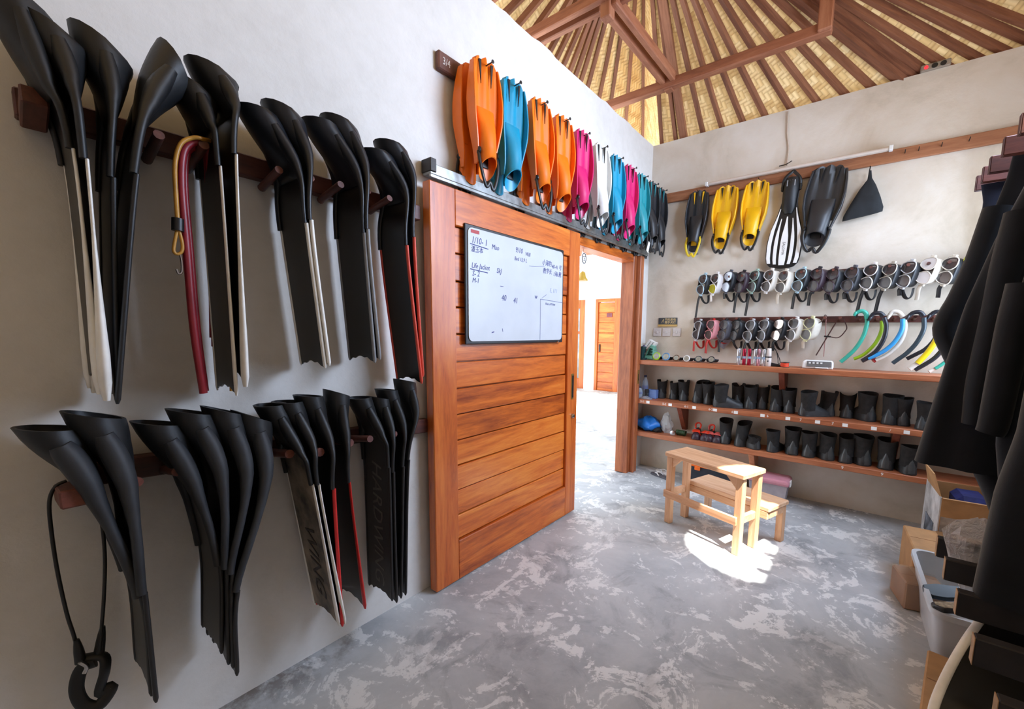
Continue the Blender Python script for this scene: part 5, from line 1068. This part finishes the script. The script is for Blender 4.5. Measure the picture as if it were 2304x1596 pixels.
def m_neo(name, c):
    t = NT(name); v = t.coord(); n = t.noise(v, 60, 4); n2 = t.noise(v, 5, 3)
    d = rgb(*c); t.out(t.ramp(n2, [(0.3, tuple(x*.75 for x in d[:3])+(1,)), (0.7, tuple(min(1, x*1.25) for x in d[:3])+(1,))]), 0.9, spec=0.25)
    t.b.inputs['Sheen Weight'].default_value = 0.25; t.b.inputs['Sheen Roughness'].default_value = 0.4; t.bump(n, 0.2, 0.003); return t.m
SUIT, SUITN = m_neo('wetsuit_black', (26, 29, 34)), m_neo('wetsuit_navy', (36, 42, 58))
def interp(tab, z):
    if z >= tab[0][1]: return tab[0][0]
    for (x0, z0), (x1, z1) in zip(tab, tab[1:]):
        if z >= z1: 
            f = (z0-z)/(z0-z1); return x0+(x1-x0)*f
    return tab[-1][0]
def suit(label, y, px, top, mat, thick=.075, seed=1, xr=.87, hem=0.0, folds=3):
    tab = [(.405 if top < 2.3 else .47, top)]+[(p.x, p.z) for p in (onY(a, b, y) for a, b in px) if p.z < top-.02]
    z1 = tab[-1][1]; r = thing('wetsuit', label, 'wetsuit', (.64, y, top), 0, 'wetsuits on the right wall')
    random.seed(seed); ph = [random.uniform(0, 6) for _ in range(6)]; secs = []; NZ = 44
    for i in range(NZ+1):
        f = i/NZ; z = top+(z1-top)*f; xl = interp(tab, z); cx_ = (xl+xr)/2; a = (xr-xl)/2; t_ = thick*(.30+.70*min(1, f*3.2))*(1-.12*math.sin(f*5+ph[0])); row = []
        for k in range(40):
            u = 2*PI*k/40; c_, s_ = math.cos(u), math.sin(u)
            x = cx_+a*math.copysign(abs(c_)**.75, c_); rip = 1+.30*min(1, f*2)*math.sin(folds*3.1*(x-.2)*3+ph[1]+1.3*f)+.14*math.sin(9*(x-.2)*3+ph[2]-2*f)
            row.append(Vector((x-.64, t_*math.copysign(abs(s_)**.8, s_)*rip+.03*math.sin(3*f+ph[3]), z-top+hem*(xr-x)*(f**6)-.05*(1-f)**8*abs(c_)*0)))
        secs.append(row)
    MB().loft(secs).build('suit_body', mat, r, 80)
    return r, tab
def sleeve(r, y, px, d, rad, mat, name='sleeve', top=2.2):
    O = Vector((.64, y, top)); q = smoothpath([onY(a, b, y+d)-O for a, b in px], 5); n = len(q)
    rr = [rad[0]+(rad[1]-rad[0])*k/(n-1) for k in range(n)]
    MB().tube(q, rr, 14, .75).build(name, mat, r, 70)
TP = 2.36
r1, _ = suit('navy wetsuit furthest back on the right rack', 3.08, [(2255, 320), (2232, 390), (2214, 450), (2205, 530), (2201, 600), (2192, 700), (2182, 860), (2180, 960)], 2.2, SUITN, .06, 2)
r2, _ = suit('black wetsuit with a sleeve bent out like an elbow', 2.75, [(2292, 290), (2265, 400), (2207, 545), (2175, 590), (2165, 640), (2160, 740), (2160, 900), (2160, 1020)], TP, SUIT, .075, 5)
sleeve(r2, 2.75, [(2250, 470), (2205, 590), (2165, 670), (2128, 738), (2150, 800), (2175, 860)], -.02, (.075, .055), SUIT, top=TP)
r3, _ = suit('black wetsuit with the long slanting hem in the middle of the rack', 2.36, [(2330, 350), (2304, 414), (2237, 538), (2169, 690), (2130, 808), (2095, 920), (2058, 1038)], TP, SUIT, .085, 8, hem=.0, folds=4)
sleeve(r3, 2.30, [(2320, 470), (2280, 600), (2245, 740), (2215, 860), (2200, 960)], -.05, (.075, .05), SUIT, top=TP)
sleeve(r3, 2.36, [(2200, 960), (2215, 1030), (2240, 1090), (2262, 1150)], .03, (.07, .06), SUIT, 'leg', top=TP)
r4, _ = suit('black wetsuit second nearest, its cuff ending above the clear bag', 1.98, [(2345, 480), (2304, 606), (2272, 707), (2250, 820), (2240, 904), (2236, 1000), (2245, 1110)], TP, SUIT, .08, 11, folds=4)
sleeve(r4, 1.98, [(2310, 640), (2282, 740), (2258, 850), (2236, 950), (2226, 975)], -.04, (.06, .045), SUIT, top=TP)
r5, _ = suit('nearest black wetsuit filling the right picture edge', 1.70, [(2330, 800), (2295, 980), (2245, 1110), (2224, 1200), (2205, 1280), (2192, 1338)], TP, SUIT, .09, 14, hem=.0, folds=3)
# ------------------------------------------------------------------ boxes and tub on the floor at the right
CARD = P('brown_cardboard', (186, 142, 96), 0.8, 0.1, 8, 0.05); CARDD = P('dark_cardboard', (150, 104, 66), 0.8, 0.12, 8, 0.05); CARDW = P('white_printed_card', (206, 206, 206), 0.6, 0.25, 9); TAPE = P('brown_tape', (150, 112, 74), 0.3, 0.06)
b_ = thing('open_carton', 'white and brown carton with an upright flap by the back wall', 'carton', (.60, 3.70, 0), math.radians(4))
hx, hy, hz, th = .155, .20, .46, .006
for nm, a, b, m_ in (('side', (-hx, -hy, 0), (-hx+th, hy, hz), CARDW), ('side', (hx-th, -hy, 0), (hx, hy, hz), CARD), ('front_panel', (-hx+th, -hy, 0), (hx-th, -hy+th, hz), CARD), ('back_panel', (-hx+th, hy-th, 0), (hx-th, hy, hz), CARD), ('bottom', (-hx, -hy, 0), (hx, hy, th), CARD)): MB().span(a, b).build(nm, m_, b_)
fl = MB().prism([(0, 0), (.36, 0), (.30, .13), (.05, .13)], .006, lambda x, y, z: (y, x, z)).build('flap', CARD, b_); fl.location = (-hx, -.18, hz); fl.rotation_euler = (0, math.radians(-14), 0)
fl = MB().prism([(0, 0), (.29, 0), (.27, .12), (.02, .12)], .006).build('flap', CARD, b_); fl.location = (-.145, -hy, hz); fl.rotation_euler = (math.radians(200), 0, 0)
pr_ = MB().box((0, 0, 0), (.004, .22, .12)).build('printed_picture', P('print_grey_blue', (110, 118, 130), 0.6, 0.5, 14), b_); pr_.location = (-hx-.001, 0, .2)
MB().box((.02, 0, .40), (.16, .22, .12)).build('navy_cloth', P('navy_cloth', (26, 36, 104), 0.8, 0.2), b_, bevel=.03)
MB().span((-hx+.01, -hy-.003, .18), (hx-.02, -hy, .34)).build('packing_label', P('plastic_sleeve', (176, 168, 160), 0.25, 0.3, 12), b_)
def carton(name, label, c, d, rz, m_=CARD, rx=0.0, tape=True):
    t_ = thing(name, label, 'carton', c, rot=(rx, 0, math.radians(rz)))
    MB().box((0, 0, d[2]/2), d).build('carton_body', m_, t_, bevel=.006)
    if tape: MB().box((0, 0, d[2]/2), (d[0]*.16, d[1]+.003, d[2]+.003)).build('tape', TAPE, t_)
    MB().span((-d[0]/2+.01, -.0025, d[2]-.0005), (d[0]/2-.01, .0025, d[2]+.0008)).build('flap_seam', CARDD, t_)
    return t_
carton('closed_carton', 'plain brown carton between the open carton and the tub', (.49, 3.26, 0), (.36, .36, .26), 4)
t_ = carton('wrapped_parcel', 'small brown parcel wrapped in clear film next to the grey tub', (.345, 2.965, 0), (.17, .20, .15), 14, CARDD)
WRAP = NT('parcel_film'); WRAP.out(rgb(230, 220, 206), 0.06); WRAP.b.inputs['Alpha'].default_value = 0.16; WRAP = WRAP.m
MB().box((-.0, -.0, .079), (.178, .208, .162)).build('film_wrap', WRAP, t_, bevel=.012)
carton('near_carton', 'flat brown carton at the bottom right below the grey tub', (.50, 2.13, 0), (.40, .42, .10), -8, CARD)
tb_ = thing('storage_tub', 'translucent grey plastic tub without a lid on the floor', 'tub', (.515, 2.72, 0), math.radians(2))
MILK = P('milky_grey_plastic', (196, 200, 204), 0.3, 0.05, 6)
def rr_(hx_, hy_, z, rc_): 
    out = []
    for cx_, cy_, a0 in ((hx_-rc_, hy_-rc_, 0), (-hx_+rc_, hy_-rc_, 90), (-hx_+rc_, -hy_+rc_, 180), (hx_-rc_, -hy_+rc_, 270)):
        for k in range(5): a = math.radians(a0+22.5*k); out.append(Vector((cx_+rc_*math.cos(a), cy_+rc_*math.sin(a), z)))
    return out
MB().loft([rr_(.155, .27, 0, .04), rr_(.185, .325, .245, .05), rr_(.198, .34, .247, .055), rr_(.198, .34, .272, .055), rr_(.180, .322, .272, .05), rr_(.178, .318, .24, .05), rr_(.148, .262, .008, .04)]).build('tub_shell', MILK, tb_, 40)
def slab_shoe(label, c, rot, mat):
    t_ = thing('rubber_slipper', label, 'slipper', c, rot=rot, group='slippers lying in the grey tub')
    ol = [(0, -.13), (.036, -.115), (.042, -.05), (.038, 0), (.050, .07), (.044, .12), (.012, .142), (-.026, .13), (-.040, .075), (-.034, 0), (-.038, -.06), (-.030, -.115)]
    MB().loft([[(a, b, zz) for a, b in ol] for zz in (0, .022)]).build('sole', mat, t_, 40, bevel=.005)
    MB().loft([[(a*.86, b*.9, zz) for a, b in ol] for zz in (.0215, .0235)]).build('insole', P('woven_insole', (176, 160, 132), 0.8, 0.3, 50), t_, 40)
    return t_
slab_shoe('dark rubber slipper lying face down in the grey tub', (.45, 2.62, .285), (PI+.1, .25, math.radians(-70)), SDK)
slab_shoe('dark slipper with a woven beige insole in the grey tub', (.45, 2.47, .27), (.05, -.2, math.radians(-62)), MK)
MB().span((.36, 2.42, .01), (.66, 3.0, .22)) if False else None
# clear crumpled bag hung on a lower peg board
cb2 = onY(2188, 1165, 2.06)
random.seed(5); secs = []
for i, (f, a) in enumerate(((0, .012), (.08, .05), (.22, .075), (.45, .07), (.7, .048), (.9, .025), (1, .010), (1.05, .016))):
    secs.append([Vector((a*(1+.25*random.uniform(-1, 1))*math.cos(u), .6*a*(1+.3*random.uniform(-1, 1))*math.sin(u), -.30*f+.006*random.uniform(-1, 1))) for u in [2*PI*k/18 for k in range(18)]])
FILM = NT('crinkled_film'); v_ = FILM.coord(); FILM.out(rgb(226, 222, 220), 0.08); FILM.b.inputs['Alpha'].default_value = 0.55; FILM.bump(FILM.noise(v_, 30, 4, .6, 1.0), 0.9, 0.02); FILM = FILM.m
cbo = MB().loft(secs).build('crinkled_bag', FILM, None, 20); cbo.location = (cb2.x+.02, 2.06, cb2.z+.0); tag(cbo, 'crinkled clear plastic bag hanging in front of the closed carton', 'bag')
# long fin with a pale curved rail at the bottom right
nf = thing('near_fin', 'black long fin with a pale curved rail at the bottom right corner', 'fin', (.36, 1.62, .62), 0)
O = Vector((.36, 1.62, .62)); ed = [onZ(2212, 1388, .60), onZ(2175, 1440, .57), onZ(2140, 1500, .54), onZ(2112, 1560, .51), onZ(2098, 1605, .48), onZ(2092, 1660, .45)]
q = smoothpath([p-O for p in ed], 5)
MB().tube(q, .011, 10, .6).build('pale_rail', RAILW, nf, 60)
rows = [[p+Vector((.003+.20*k/5, -.02*k/5*0, -.002-.012*k/5)) for k in range(6)] for p in q]
MB().slab(rows, .006).build('blade', BLADE, nf, 40)
MB().tube([p+Vector((.205, 0, -.014)) for p in q], .011, 10, .6).build('pale_rail', RAILW, nf, 60)
